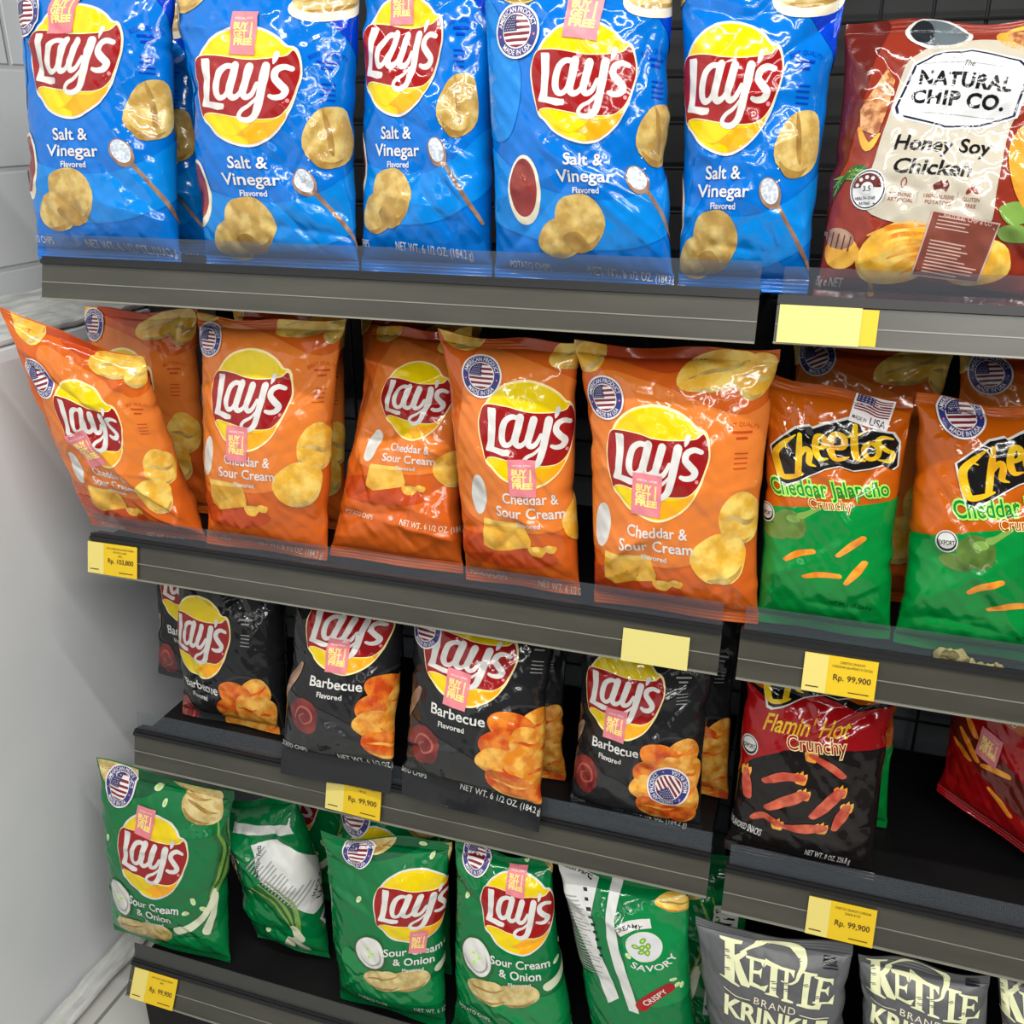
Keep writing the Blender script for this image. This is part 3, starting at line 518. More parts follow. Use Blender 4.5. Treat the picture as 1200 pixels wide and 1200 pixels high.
def honey():
    D = {}; q = px_pts(1115, 185, 100)
    bg = Pics(D); bg('background_print').poly('brown_deep', 0, q((960, 30), (1030, 20), (1010, 80), (990, 180), (960, 260)), True); bg('background_print').poly('brown_deep', 0, q((940, 330), (1060, 318), (1220, 335), (1220, 380), (930, 380)))
    A = Art(); A.poly('panel_cream', 1, q((1050, 82), (1064, 66), (1085, 54), (1125, 48), (1160, 50), (1205, 68), (1196, 110), (1180, 150), (1172, 210), (1166, 262), (1130, 265), (1075, 262), (1022, 242), (1026, 190), (1036, 140)), True, 4)
    hx = ((1062, 79), (1083, 67), (1125, 62), (1181, 76), (1193, 86), (1183, 138), (1143, 149), (1104, 151), (1046, 137), (1043, 128)); c = (1118, 107)
    for mt_, k, l_ in (('badge_white', 1.05, 2), ('ink_navy', 1.0, 3), ('badge_white', .955, 4)): A.poly(mt_, l_, q(*[(c[0]+(x-c[0])*k, c[1]+(y-c[1])*k) for x, y in hx]))
    A.text('ink_black', 5, 'The', *q((1124, 79))[0], w=.13, h=.07, shear=.3, rot=-5); A.text('ink_black', 5, 'NATURAL', *q((1121, 98))[0], w=1.06, h=.155, bold=.04, rot=-6, gap=.05); A.text('ink_black', 5, 'CHIP CO.', *q((1115, 119))[0], w=1.08, h=.15, bold=.04, rot=-5, gap=.05)
    for y in (80, 137): A.stroke('label_grey', 5, q((1072, y-3), (1118, y+(-2 if y < 100 else 0)), (1160, y+3)), .008, cap=False)
    D['brand_panel'] = A
    T = Art(); T.text('ink_black', 3, 'Honey Soy', *q((1104, 170))[0], w=1.12, h=.165, bold=.022, shear=.16, rot=-3); T.text('ink_black', 3, 'Chicken', *q((1096, 196))[0], w=.92, h=.165, bold=.022, shear=.16, rot=-3)
    for s_, x, y, w_ in (('NOTHING', 1063, 227, .27), ('ARTIFICIAL', 1063, 233, .3), ('100% AUSSIE', 1106, 229, .36), ('POTATOES', 1106, 236, .3), ('GLUTEN', 1143, 232, .2), ('FREE', 1143, 239, .13)): T.text('brown_film', 3, s_, *q((x, y))[0], w=w_, h=.042, rot=-4)
    T.poly('brown_deep', 3, q((1098, 216), (1107, 211), (1110, 214), (1114, 210), (1117, 217), (1114, 224), (1108, 220), (1100, 222)))
    T.ell('brown_film', 3, *q((1140, 222))[0], .05, .025, 50); T.ell('brown_film', 3, *q((1147, 222))[0], .05, .025, -50); T.stroke('brown_film', 3, q((1064, 220), (1068, 214), (1066, 208), (1062, 213), (1064, 220)), .012)
    for x in (1046, 1083, 1128): T.stroke('label_grey', 3, q((x, 224), (x-2, 236)), .008)
    D['flavour_lettering'] = T; W = Art(); W.text('ink_white', 3, '175g e NET', *q((985, 328))[0], w=.48, h=.11, rot=-3); D['weight_lettering'] = W
    S = Art(); S.ell('badge_white', 4, *q((1024, 221))[0], .215, .235); S.ell('ink_black', 4.5, *q((1024, 221))[0], .2, .22); S.ell('badge_white', 5, *q((1024, 221))[0], .185, .205); S.ell('brown_deep', 6, *q((1023, 219))[0], .165, .165, 0, 0, 180); S.ell('badge_white', 7, *q((1023, 220))[0], .075, .075); S.text('ink_black', 8, '3.5', *q((1023, 220))[0], w=.1, h=.06, bold=.01); S.text('ink_black', 7, 'HEALTH STAR', *q((1022, 231))[0], w=.24, h=.035, bold=.01); S.text('ink_black', 7, 'RATING', *q((1022, 237))[0], w=.13, h=.035, bold=.01)
    for a in (165, 130, 95, 60): S.ell('badge_white', 7, q((1023, 219))[0][0]+.12*math.cos(math.radians(a)), q((1023, 219))[0][1]+.12*math.sin(math.radians(a)), .025, .025, n=5)
    D['rating_badge'] = S
    f = Pics(D); f('dish_picture'); f.ell('label_white', 1, *q((1087, 38))[0], .39, .22, -6); f.ell('dish_grey', 1.5, *q((1087, 37))[0], .34, .185, -6); f.ell('dish_dark', 2, *q((1069, 35))[0], .14, .16, -6)
    f('honeycomb_picture'); f.poly('honey', 1, q((1152, 40), (1170, 28), (1195, 26), (1215, 40), (1212, 62), (1190, 66), (1158, 55)), True); f.poly('comb', 1.5, q((1164, 44), (1180, 32), (1212, 36), (1212, 60), (1190, 62)), True)
    f('honeycomb_picture'); f.poly('comb', 1, q((1030, 80), (1040, 95), (1035, 125), (1026, 160), (1003, 150), (1000, 128))); f.stroke('honey', 1.5, q((1002, 150), (1015, 172), (1028, 158)), [.05, .10, .03])
    f('herb_picture')
    for k in range(6): f.stroke('onion_dark' if k % 2 else 'onion_green', 1+.1*k, q((1022, 214-k*3), (1002, 206-k*2), (978, 206+k*5)), [.02, .06, .01])
    f('herb_picture')
    for p in (((1176, 240), (1200, 232), (1215, 250), (1190, 258)), ((1178, 262), (1205, 258), (1215, 275), (1185, 275))): f.poly('onion_green', 1, q(*p), True)
    f('chip_picture'); f.poly('honey', 1, q((1185, 160), (1205, 150), (1215, 240), (1195, 225), (1182, 190)), True)
    f('chip_picture'); f.ell('chip_bright', 1, *q((1070, 293))[0], .50, .36, 18, wob=.03, seed=3)
    for k in range(6): f.stroke('chip_amber', 1.5, q((1030+k*9, 280+k*8.5-6), (1060+k*7, 268+k*8.5-4), (1095+k*4, 262+k*8.5)), [.02, .06, .02])
    f('chip_picture'); f.ell('chip_bright', 1, *q((1155, 300))[0], .46, .26, 8, wob=.05, seed=5)
    f('honey_dipper_picture'); f.ell('honey', 1, *q((998, 293))[0], .24, .20, -20); f.stroke('wood', 1.5, q((956, 268), (975, 271)), .05); f.ell('wood', 2, *q((994, 277))[0], .21, .12, -14)
    for k in range(5): f.stroke('brown_deep', 2.5, q((978+k*8, 268+k*2), (976+k*8, 284+k*2)), .02)
    f.stroke('honey', 1.2, q((1020, 290), (1024, 312), (1040, 325), (1046, 340)), [.04, .04, .03, .08])
    I = Art(); I.poly('import_line', 6, q((1101, 244), (1179, 257), (1163, 324), (1087, 318))); I.poly('import_brown', 6.5, q((1102.5, 246), (1177, 258.5), (1161.5, 322), (1089, 316.5)))
    I.text('import_line', 7, 'NATURAL CHIP & CO', *q((1142, 254))[0], w=.56, h=.05, bold=.02, rot=-8)
    lines_block(I, -.30, .16, .24, .12, 4, 'import_line', rot=-8, cx=.20, cy=-.94, seed=3, layer=7); lines_block(I, -.32, .30, .05, -.30, 10, 'import_line', rot=-8, cx=.19, cy=-1.02, seed=4, layer=7); D['import_sticker'] = I
    return D
def kettle():
    q = px_pts(905, 1145, 75, 60); k = lambda *p: q(*[(810+x/6, 1060+y/6) for x, y in p]); D = {}; A = Art(); c = 'kettle_cream'
    Z = lambda *p: A.poly(c, 3, k(*p))
    Z((188,322),(360,322),(352,338),(300,345),(296,600),(335,622),(330,632),(178,602),(180,592),(218,596),(228,345),(190,335))
    Z((296,420),(380,365),(392,385),(300,470)); Z((300,440),(330,430),(410,600),(405,618),(345,612),(300,520))
    A.stroke(c, 3, k((345,385),(440,330),(560,290),(690,285),(770,330),(785,390),(760,450),(740,500),(690,525),(640,512)), [.03,.05,.09,.15,.13,.10,.07,.05,.04,.03])
    Z((380,395),(520,398),(505,450),(490,420),(440,415),(438,480),(475,478),(500,455),(490,530),(478,500),(437,500),(432,570),(490,585),(545,560),(520,615),(390,595),(388,585),(405,580),(412,415),(385,410))
    Z((520,385),(640,415),(730,425),(725,480),(700,445),(688,442),(682,640),(725,655),(725,668),(640,655),(640,645),(655,640),(660,440),(610,430),(600,620),(625,640),(520,630),(520,622),(552,615),(560,430),(530,425),(512,450))
    Z((770,418),(890,435),(888,448),(845,455),(828,660),(870,665),(905,640),(935,645),(920,695),(750,680),(752,668),(785,665),(798,440),(770,430))
    Z((870,450),(1010,468),(1012,520),(985,490),(935,480),(928,540),(960,545),(985,520),(985,600),(960,565),(925,560),(915,635),(985,645),(1035,590),(1020,662),(865,645),(868,635),(885,630),(900,475),(868,462))
    for x, y in ((235,395),(240,440),(236,520),(575,530),(580,575),(665,520),(670,570),(805,520),(890,600),(700,330),(740,350)):
        A.stroke('kettle_grey', 4, k((x-16, y+3), (x+22, y-3)), .02, cap=False); A.stroke('kettle_grey', 4, k((x-4, y+14), (x+30, y+9)), .016, cap=False)
    D['logo'] = A
    T = Art(); T.text('ink_cream', 3, 'BRAND', *k((590, 712))[0], w=.70, h=.155, bold=.0, rot=-6, gap=.1); T.stroke('ink_cream', 3, k((210,680),(300,712),(410,705)), .018, cap=False); T.stroke('ink_cream', 3, k((775,742),(880,765),(995,760)), .018, cap=False)
    T.text(c, 3, 'KRINKLE', *k((590, 835))[0], w=1.75, h=.42, bold=.03, rot=-5); T.text(c, 3, 'CUT', *k((590, 965))[0], w=.9, h=.42, bold=.03, rot=-5); D['flavour_lettering'] = T
    S = Art()
    for y in range(4): S.rect('ink_black' if y == 1 else 'dish_dark', 2, *k((965+y*4, 330+y*22))[0], .2+.02*y, .03 if y != 1 else .07, -6)
    D['small_print'] = S
    return D
def back_label():      # white nutrition panel on the back of every bag, unit mm-ish, placed round the edge
    A = Art(); A.poly('label_white', 1, [(-.5, -1.4), (.5, -1.4), (.5, 1.4), (-.5, 1.4)]); lines_block(A, -.4, .4, 1.2, -1.2, 22, 'dish_dark', seed=1); return A
# ---- bag surface: a closed, puffed, creased pouch as a function of (f, v) ----
def _phi_table(ratio):
    ph = np.linspace(0, math.pi/2, 400)
    x = np.sin(ph); y = ratio*np.cos(ph)**0.85
    s = np.concatenate([[0], np.cumsum(np.hypot(np.diff(x), np.diff(y)))])
    return ph, s/s[-1], s[-1]
_PH, _SF, _QA = _phi_table(0.38)

class Bag:
    """quad: bl, br, tl, tr of the flat seal outline; f runs -1..1 over the front (|f| up to 2 round the back), v 0..1 upwards"""
    def __init__(self, quad, thick, waist=0.09, seed=0, crumple=1.0, seal=0.045, low=None):
        self.q = np.array(quad, float); self.T = thick; self.waist = waist; self.seal = seal; self.low = low or seal
        bl, br, tl, tr = self.q
        self.W = 0.5*(np.linalg.norm(br-bl)+np.linalg.norm(tr-tl)); self.H = 0.5*(np.linalg.norm(tl-bl)+np.linalg.norm(tr-br))
        n = np.cross((br-bl)+(tr-tl), (tl-bl)+(tr-br)); self.n = n/np.linalg.norm(n)
        self.A = self.W*0.5*(1-waist*0.7)*_QA          # arc length, metres, from f=0 to f=1
        r = np.random.RandomState(seed*7+3)
        c = []
        for k in range(int(40*crumple)):
            c.append((r.uniform(-1.1, 1.1), r.uniform(0.06, 0.94), r.uniform(0, math.pi), r.uniform(.012, .05), r.uniform(-1, 1)*.0030*crumple, r.uniform(.0038, .009)))
        for k in range(6):      # long soft folds running in from the corners and sides
            sx = r.choice([-1, 1]); sy = r.choice([0.1, 0.9])
            c.append((sx*r.uniform(.35, .8), sy+(0.5-sy)*r.uniform(.05, .5), math.atan2((0.5-sy), -sx*.6)+r.uniform(-.5, .5), r.uniform(.05, .09), r.choice([-1, 1])*r.uniform(.003, .006)*crumple, r.uniform(.006, .012)))
        for k in range(7):      # broad dents
            c.append((r.uniform(-.9, .9), r.uniform(.15, .85), 0, r.uniform(.025, .05), r.uniform(-.008, .005)*crumple, -r.uniform(.02, .04)))
        self.c = c
        self.gt = [(r.uniform(-1, 1), r.uniform(.02, .05), r.uniform(-.006, .004)) for k in range(13)]
        self.gb = [(r.uniform(-1, 1), r.uniform(.02, .05), r.uniform(-.0045, .003)) for k in range(11)]
        self.sd = [(r.choice([-1, 1]), r.uniform(.1, .92), r.uniform(.018, .06), r.uniform(-.032, .020)) for k in range(12)]   # nicks and bulges of the two sides
        self.ph = r.uniform(0, 6.28, 6)

    def disp(self, f, v):
        X = f*self.A; Y = v*self.H; d = np.zeros_like(X)
        for (cf, cv, a, L, amp, sg) in self.c:
            dx = X-cf*self.A; dy = Y-cv*self.H
            if sg < 0:
                d += amp*np.exp(-(dx*dx/(L*L)+dy*dy/(sg*sg)))
            else:
                al = dx*math.cos(a)+dy*math.sin(a); pe = -dx*math.sin(a)+dy*math.cos(a)
                d += amp*np.exp(-(np.sqrt(pe*pe+5e-6)-.0022)/sg)*np.exp(-(al/L)**2)
        for g, e in ((self.gt, 1-self.seal-v), (self.gb, v-self.low)):
            e = np.clip(e, 0, 1)*self.H; win = np.clip(e/.008, 0, 1)*np.exp(-e/.030)
            for (gf, gs, ga) in g:
                d += ga*win*np.exp(-np.abs(np.sqrt((f-gf)**2+5e-4))/gs)*1.4
        p = self.ph
        d += .0007*np.sin(X*150+p[0]+Y*60)*np.sin(Y*130+p[1])+.0004*np.sin(X*260+p[2])*np.sin(Y*280+p[3]+X*90)
        return d

    def pos(self, f, v, off=0.0):
        f = np.asarray(f, float); v = np.clip(np.asarray(v, float), 0, 1)
        f = (f+2) % 4-2
        af = np.abs(f); back = af > 1; g = np.where(back, 2-af, af)
        ph = np.interp(g, _SF, _PH); sn = np.sign(f)*np.sin(ph); co = np.cos(ph)
        vb = np.clip((v-self.low)/(1-self.seal-self.low), 0, 1)
        pr = np.clip(4*vb*(1-vb), 0, 1)**0.5
        t = self.T*pr*(1.06-.16*vb)+.0009
        w = 1-self.waist*np.sin(math.pi*np.clip(vb, 0, 1))**0.55
        w = w+.012*np.sin(v*9+self.ph[4]+np.sign(f))*pr
        for (ss, sv, sw, sa) in self.sd:
            w = w+np.where(np.sign(f) == ss, 1.0, 0.0)*sa*np.exp(-((v-sv)/sw)**2)*np.abs(np.sin(ph))**3
        side = np.where(back, -1.0, 1.0)
        d = self.disp(np.where(back, np.sign(f)*(2-af)*.93+.05, f), v)
        env = np.clip(pr*1.6, 0, 1)*np.clip(co*3, 0, 1)
        y = side*(t*np.abs(co)**0.85+d*env)
        uu = .5+.5*sn*w
        bl, br, tl, tr = self.q
        U = uu[..., None]; V = v[..., None]
        P = (bl*(1-U)+br*U)*(1-V)+(tl*(1-U)+tr*U)*V
        sag = (np.clip((v-.80)/.20, 0, 1)**2)*(.0055*(1-sn*sn)+.0025*np.sin(sn*5+self.ph[3]))
        P = P-((tl-bl)/np.linalg.norm(tl-bl))*sag[..., None]
        curl = (np.clip((v-.88)/.12, 0, 1)**2)*.006*np.sin(sn*3.4+self.ph[5]) + (np.clip((.1-v)/.1, 0, 1)**2)*.003*np.sin(sn*4+self.ph[4])
        y = y+curl
        if np.any(off):
            # offset along the local outward normal of the cross-section
            nx = np.sign(f)*np.sin(ph)*(t/(self.W*.5)); ny = side*co+1e-9
            m = np.hypot(nx, ny); nx = nx/m; ny = ny/m
            ux = (br-bl)/np.linalg.norm(br-bl)
            P = P+ux*(nx*off)[..., None]; y = y+ny*off
        return P+self.n*y[..., None]

    def nrm(self, f, v):
        e = 1.2e-3; k = self.A
        a = self.pos(f+e/k, v)-self.pos(f-e/k, v); v0 = np.clip(v-e/self.H, 0, 1); v1 = np.clip(v+e/self.H, 0, 1)
        b = self.pos(f, v1)-self.pos(f, v0)
        n = np.cross(a, b); L = np.linalg.norm(n, axis=-1, keepdims=True)
        return n/np.maximum(L, 1e-12)
# ---- every bag: seal corners bl br tl tr in metres, half thickness, print placement (f, v, unit x, unit y)
BAGS = [
    {'key': 'B1', 'design': 'salt', 'q': [[-0.04, 0.045, 1.266], [0.1854, 0.045, 1.266], [-0.044, 0.1, 1.596], [0.1894, 0.1, 1.596]], 'T': 0.046200000000000005, 'waist': 0.09, 'crumple': 1.0, 'seed': 1, 'logo': [-0.063, 0.707, 0.0743, 0.0674], 'st': [-0.746, 0.887, 0.0276, 0], 'pr': [-0.226, 0.887, 0.0202, 0]},
    {'key': 'B1b', 'design': 'salt', 'q': [[-0.0246, 0.135, 1.266], [0.1689, 0.135, 1.266], [-0.0246, 0.185, 1.596], [0.1689, 0.185, 1.596]], 'T': 0.035, 'waist': 0.09, 'crumple': 1.0, 'seed': 2},
    {'key': 'B2', 'design': 'salt', 'q': [[0.2245, 0.045, 1.266], [0.4342, 0.045, 1.266], [0.1925, 0.095, 1.596], [0.4382, 0.095, 1.596]], 'T': 0.046200000000000005, 'waist': 0.09, 'crumple': 1.0, 'seed': 3, 'logo': [-0.082, 0.607, 0.0739, 0.0646], 'st': [-1.112, 0.862, 0.0309, 0], 'pr': [-0.082, 0.778, 0.017, -4]},
    {'key': 'B3', 'design': 'salt', 'q': [[0.4287, 0.065, 1.266], [0.5961, 0.065, 1.266], [0.4287, 0.115, 1.596], [0.5961, 0.115, 1.596]], 'T': 0.044000000000000004, 'waist': 0.09, 'crumple': 1.0, 'seed': 4, 'logo': [-0.245, 0.703, 0.0519, 0.0641], 'pr': [-0.274, 0.858, 0.0142, 0]},
    {'key': 'B4', 'design': 'salt', 'q': [[0.6074, 0.042, 1.266], [0.8109, 0.042, 1.266], [0.5754, 0.092, 1.596], [0.7889, 0.092, 1.596]], 'T': 0.0484, 'waist': 0.09, 'crumple': 1.0, 'seed': 5, 'logo': [0.149, 0.603, 0.057, 0.0585], 'st': [-0.486, 0.757, 0.026, 0], 'pr': [0.149, 0.799, 0.0182, -8]},
    {'key': 'B5', 'design': 'salt', 'q': [[0.8131, 0.056, 1.266], [0.9476, 0.056, 1.266], [0.7851, 0.106, 1.596], [0.9576, 0.106, 1.596]], 'T': 0.046200000000000005, 'waist': 0.09, 'crumple': 1.0, 'seed': 6, 'logo': [-0.274, 0.582, 0.0523, 0.062]},
    {'key': 'H1', 'design': 'honey', 'q': [[0.9537, 0.045, 1.262], [1.165, 0.045, 1.262], [0.9554, 0.1, 1.5245], [1.1566, 0.1, 1.5254]], 'T': 0.0495, 'waist': 0.06, 'crumple': 1.0, 'seed': 7, 'logo': [0.053, 0.498, 0.0768, 0.0801]},
    {'key': 'O1', 'design': 'ched', 'q': [[-0.031, 0.045, 0.881], [0.1682, 0.045, 0.881], [-0.0559, -0.02, 1.2131], [0.1192, 0.03, 1.1486]], 'T': 0.044000000000000004, 'waist': 0.09, 'crumple': 1.5, 'seed': 8, 'logo': [0.063, 0.623, 0.0485, 0.0595], 'st': [-0.524, 0.774, 0.0229, 25], 'pr': [-0.12, 0.498, 0.0174, 25]},
    {'key': 'O1b', 'design': 'ched', 'q': [[-0.0949, 0.14, 0.881], [0.1131, 0.14, 0.881], [-0.0902, 0.17, 1.1811], [0.1091, 0.17, 1.1854]], 'T': 0.034, 'waist': 0.09, 'crumple': 1.0, 'seed': 9, 'st': [-0.717, 0.912, 0.0238, 0]},
    {'key': 'O2', 'design': 'ched', 'q': [[0.1682, 0.045, 0.881], [0.3595, 0.045, 0.881], [0.1769, 0.075, 1.1995], [0.3946, 0.075, 1.2072]], 'T': 0.046200000000000005, 'waist': 0.09, 'crumple': 1.0, 'seed': 10, 'logo': [-0.043, 0.678, 0.0612, 0.0651], 'st': [-0.688, 0.904, 0.0214, 0], 'pr': [-0.149, 0.502, 0.0168, 0]},
    {'key': 'O2b', 'design': 'ched', 'q': [[0.1655, 0.14, 0.881], [0.3413, 0.14, 0.881], [0.1655, 0.18, 1.191], [0.3413, 0.18, 1.191]], 'T': 0.03, 'waist': 0.09, 'crumple': 1.0, 'seed': 11},
    {'key': 'O3', 'design': 'ched', 'q': [[0.354, 0.06, 0.881], [0.5502, 0.06, 0.881], [0.4003, 0.14, 1.1886], [0.5393, 0.14, 1.1901]], 'T': 0.0396, 'waist': 0.09, 'crumple': 1.8, 'seed': 12, 'logo': [0.226, 0.699, 0.0509, 0.0501]},
    {'key': 'O3b', 'design': 'ched', 'q': [[0.3537, 0.17, 0.881], [0.5308, 0.17, 0.881], [0.3537, 0.2, 1.191], [0.5308, 0.2, 1.191]], 'T': 0.028, 'waist': 0.09, 'crumple': 1.0, 'seed': 13},
    {'key': 'O4', 'design': 'ched', 'q': [[0.5601, 0.05, 0.881], [0.7128, 0.05, 0.881], [0.5254, 0.07, 1.2011], [0.6987, 0.075, 1.1986]], 'T': 0.046200000000000005, 'waist': 0.09, 'crumple': 1.0, 'seed': 14, 'logo': [0.332, 0.653, 0.0594, 0.0631], 'st': [-0.284, 0.858, 0.0243, 0], 'pr': [0.255, 0.494, 0.0162, 0]},
    {'key': 'O5', 'design': 'ched', 'q': [[0.7341, 0.04, 0.881], [0.9321, 0.04, 0.881], [0.6973, 0.065, 1.1996], [0.9256, 0.065, 1.2077]], 'T': 0.0495, 'waist': 0.09, 'crumple': 1.0, 'seed': 15, 'logo': [-0.12, 0.603, 0.0611, 0.0646], 'st': [-0.621, 0.816, 0.0231, 8], 'pr': [-0.207, 0.494, 0.0173, -3]},
    {'key': 'C1', 'design': 'jalap', 'q': [[0.9291, 0.05, 0.881], [1.0784, 0.05, 0.881], [0.9065, 0.09, 1.174], [1.0689, 0.09, 1.1559]], 'T': 0.044000000000000004, 'waist': 0.09, 'crumple': 1.0, 'seed': 16, 'logo': [-0.101, 0.749, 0.066, 0.0443], 'st': [0.419, 0.933, 0.0194, -10], 'stk': 'flag'},
    {'key': 'C1b', 'design': 'ched', 'q': [[0.9341, 0.15, 0.881], [1.1096, 0.15, 0.881], [0.9341, 0.19, 1.196], [1.1096, 0.19, 1.196]], 'T': 0.034, 'waist': 0.09, 'crumple': 1.0, 'seed': 17, 'st': [-0.621, 0.929, 0.0223, 25]},
    {'key': 'C2', 'design': 'jalap', 'q': [[1.0829, 0.045, 0.881], [1.2389, 0.045, 0.881], [1.0697, 0.09, 1.1626], [1.2247, 0.09, 1.158]], 'T': 0.044000000000000004, 'waist': 0.09, 'crumple': 1.0, 'seed': 18, 'logo': [0.303, 0.782, 0.0663, 0.0493], 'st': [-0.371, 0.946, 0.024, 12]},
    {'key': 'C2b', 'design': 'ched', 'q': [[1.1178, 0.16, 0.881], [1.2888, 0.16, 0.881], [1.1178, 0.2, 1.196], [1.2888, 0.2, 1.196]], 'T': 0.034, 'waist': 0.09, 'crumple': 1.0, 'seed': 19, 'st': [-0.563, 0.904, 0.0239, 10]},
    {'key': 'K1', 'design': 'bbq', 'q': [[0.0544, 0.075, 0.552], [0.2416, 0.075, 0.552], [0.0424, 0.135, 0.837], [0.2416, 0.135, 0.837]], 'T': 0.046200000000000005, 'waist': 0.09, 'crumple': 1.0, 'seed': 20, 'logo': [-0.303, 0.51, 0.0597, 0.0642]},
    {'key': 'K1b', 'design': 'bbq', 'q': [[-0.0609, 0.165, 0.552], [0.1317, 0.165, 0.552], [-0.0609, 0.215, 0.837], [0.1317, 0.215, 0.837]], 'T': 0.03, 'waist': 0.09, 'crumple': 1.0, 'seed': 21},
    {'key': 'K2', 'design': 'bbq', 'q': [[0.2862, -0.016, 0.5561], [0.4636, -0.016, 0.5633], [0.2862, 0.084, 0.8391], [0.4636, 0.084, 0.8463]], 'T': 0.046200000000000005, 'waist': 0.09, 'crumple': 1.0, 'seed': 22, 'logo': [0.178, 0.753, 0.0666, 0.057], 'pr': [0.111, 0.644, 0.0165, 0], 'low': 0.13},
    {'key': 'K3', 'design': 'bbq', 'q': [[0.4794, -0.016, 0.5658], [0.6806, -0.016, 0.554], [0.4694, 0.084, 0.8458], [0.6806, 0.084, 0.834]], 'T': 0.0473, 'waist': 0.09, 'crumple': 1.0, 'seed': 23, 'logo': [-0.053, 0.728, 0.0676, 0.0575], 'st': [-0.64, 0.82, 0.0246, 0], 'pr': [-0.14, 0.598, 0.0172, -3], 'low': 0.13},
    {'key': 'K3b', 'design': 'bbq', 'q': [[0.4954, 0.1, 0.552], [0.6834, 0.1, 0.552], [0.4954, 0.14, 0.837], [0.6834, 0.14, 0.837]], 'T': 0.028, 'waist': 0.09, 'crumple': 1.0, 'seed': 24},
    {'key': 'K4', 'design': 'bbq', 'q': [[0.7049, 0.05, 0.552], [0.8862, 0.05, 0.552], [0.6999, 0.1, 0.837], [0.8862, 0.1, 0.837]], 'T': 0.046200000000000005, 'waist': 0.09, 'crumple': 1.0, 'seed': 25, 'logo': [-0.207, 0.665, 0.0549, 0.0558], 'st': [0.476, 0.268, 0.028, 120], 'pr': [-0.274, 0.531, 0.0149, -3]},
    {'key': 'K4b', 'design': 'bbq', 'q': [[0.7289, 0.135, 0.552], [0.9092, 0.135, 0.552], [0.7289, 0.185, 0.837], [0.9092, 0.185, 0.837]], 'T': 0.03, 'waist': 0.09, 'crumple': 1.0, 'seed': 26},
    {'key': 'F1', 'design': 'flamin', 'q': [[0.9169, 0.045, 0.541], [1.1047, 0.045, 0.541], [0.9169, 0.105, 0.826], [1.1047, 0.105, 0.826]], 'T': 0.044000000000000004, 'waist': 0.09, 'crumple': 1.0, 'seed': 27, 'logo': [-0.063, 0.874, 0.0732, 0.0513]},
    {'key': 'F1b', 'design': 'jalap', 'q': [[0.9473, 0.15, 0.541], [1.1204, 0.15, 0.541], [0.9473, 0.19, 0.826], [1.1204, 0.19, 0.826]], 'T': 0.03, 'waist': 0.09, 'crumple': 1.0, 'seed': 28},
    {'key': 'F2', 'design': 'redc', 'q': [[1.1798, 0.19, 0.5904], [1.3429, 0.1, 0.5433], [1.1757, 0.25, 0.8528], [1.3595, 0.16, 0.8303]], 'T': 0.038500000000000006, 'waist': 0.09, 'crumple': 1.0, 'seed': 29, 'logo': [0.082, 0.799, 0.0705, 0.0522], 'pr': [-0.274, 0.423, 0.015, -8]},
    {'key': 'G1', 'design': 'onion', 'q': [[-0.0677, -0.035, 0.163], [0.1608, -0.035, 0.163], [-0.0686, 0.005, 0.487], [0.1854, 0.005, 0.4854]], 'T': 0.046200000000000005, 'waist': 0.09, 'crumple': 1.0, 'seed': 30, 'logo': [0.024, 0.615, 0.0666, 0.0703], 'st': [-0.515, 0.908, 0.0291, 0], 'pr': [-0.091, 0.787, 0.0165, -3]},
    {'key': 'G2', 'design': 'onionback', 'q': [[0.1802, 0.02, 0.1735], [0.3136, 0.02, 0.1689], [0.1222, 0.065, 0.4046], [0.2519, 0.065, 0.4502]], 'T': 0.0495, 'waist': -0.06, 'crumple': 1.4, 'seed': 31, 'logo': [0.582, 0.548, 0.0614, 0.0612]},
    {'key': 'G2b', 'design': 'onion', 'q': [[0.1, 0.14, 0.163], [0.3048, 0.14, 0.163], [0.1, 0.19, 0.473], [0.3048, 0.19, 0.473]], 'T': 0.03, 'waist': 0.09, 'crumple': 1.0, 'seed': 32},
    {'key': 'G3', 'design': 'onion', 'q': [[0.3638, -0.035, 0.163], [0.5396, -0.035, 0.163], [0.3283, 0.01, 0.441], [0.5429, 0.01, 0.4827]], 'T': 0.046200000000000005, 'waist': 0.09, 'crumple': 1.0, 'seed': 33, 'logo': [0.553, 0.699, 0.0615, 0.0552], 'st': [-0.322, 0.937, 0.0235, 0], 'pr': [0.621, 0.519, 0.0124, -5]},
    {'key': 'G3b', 'design': 'onion', 'q': [[0.3138, 0.06, 0.163], [0.5126, 0.06, 0.163], [0.3138, 0.1, 0.478], [0.5126, 0.1, 0.478]], 'T': 0.03, 'waist': 0.09, 'crumple': 1.0, 'seed': 34, 'st': [-0.601, 0.816, 0.0305, 0]},
    {'key': 'G4', 'design': 'onion', 'q': [[0.5515, -0.037, 0.163], [0.7506, -0.037, 0.163], [0.547, 0.01, 0.4868], [0.6889, 0.01, 0.4895]], 'T': 0.046200000000000005, 'waist': 0.09, 'crumple': 1.0, 'seed': 35, 'logo': [0.342, 0.77, 0.0606, 0.0572], 'st': [-0.447, 0.962, 0.0252, 0], 'pr': [0.313, 0.904, 0.0149, -3]},
    {'key': 'G5', 'design': 'onionback2', 'q': [[0.7768, -0.03, 0.163], [0.9287, -0.03, 0.163], [0.6985, 0.015, 0.485], [0.8771, 0.015, 0.4963]], 'T': 0.0495, 'waist': 0.09, 'crumple': 1.0, 'seed': 36, 'logo': [0.313, 0.753, 0.0493, 0.041]},
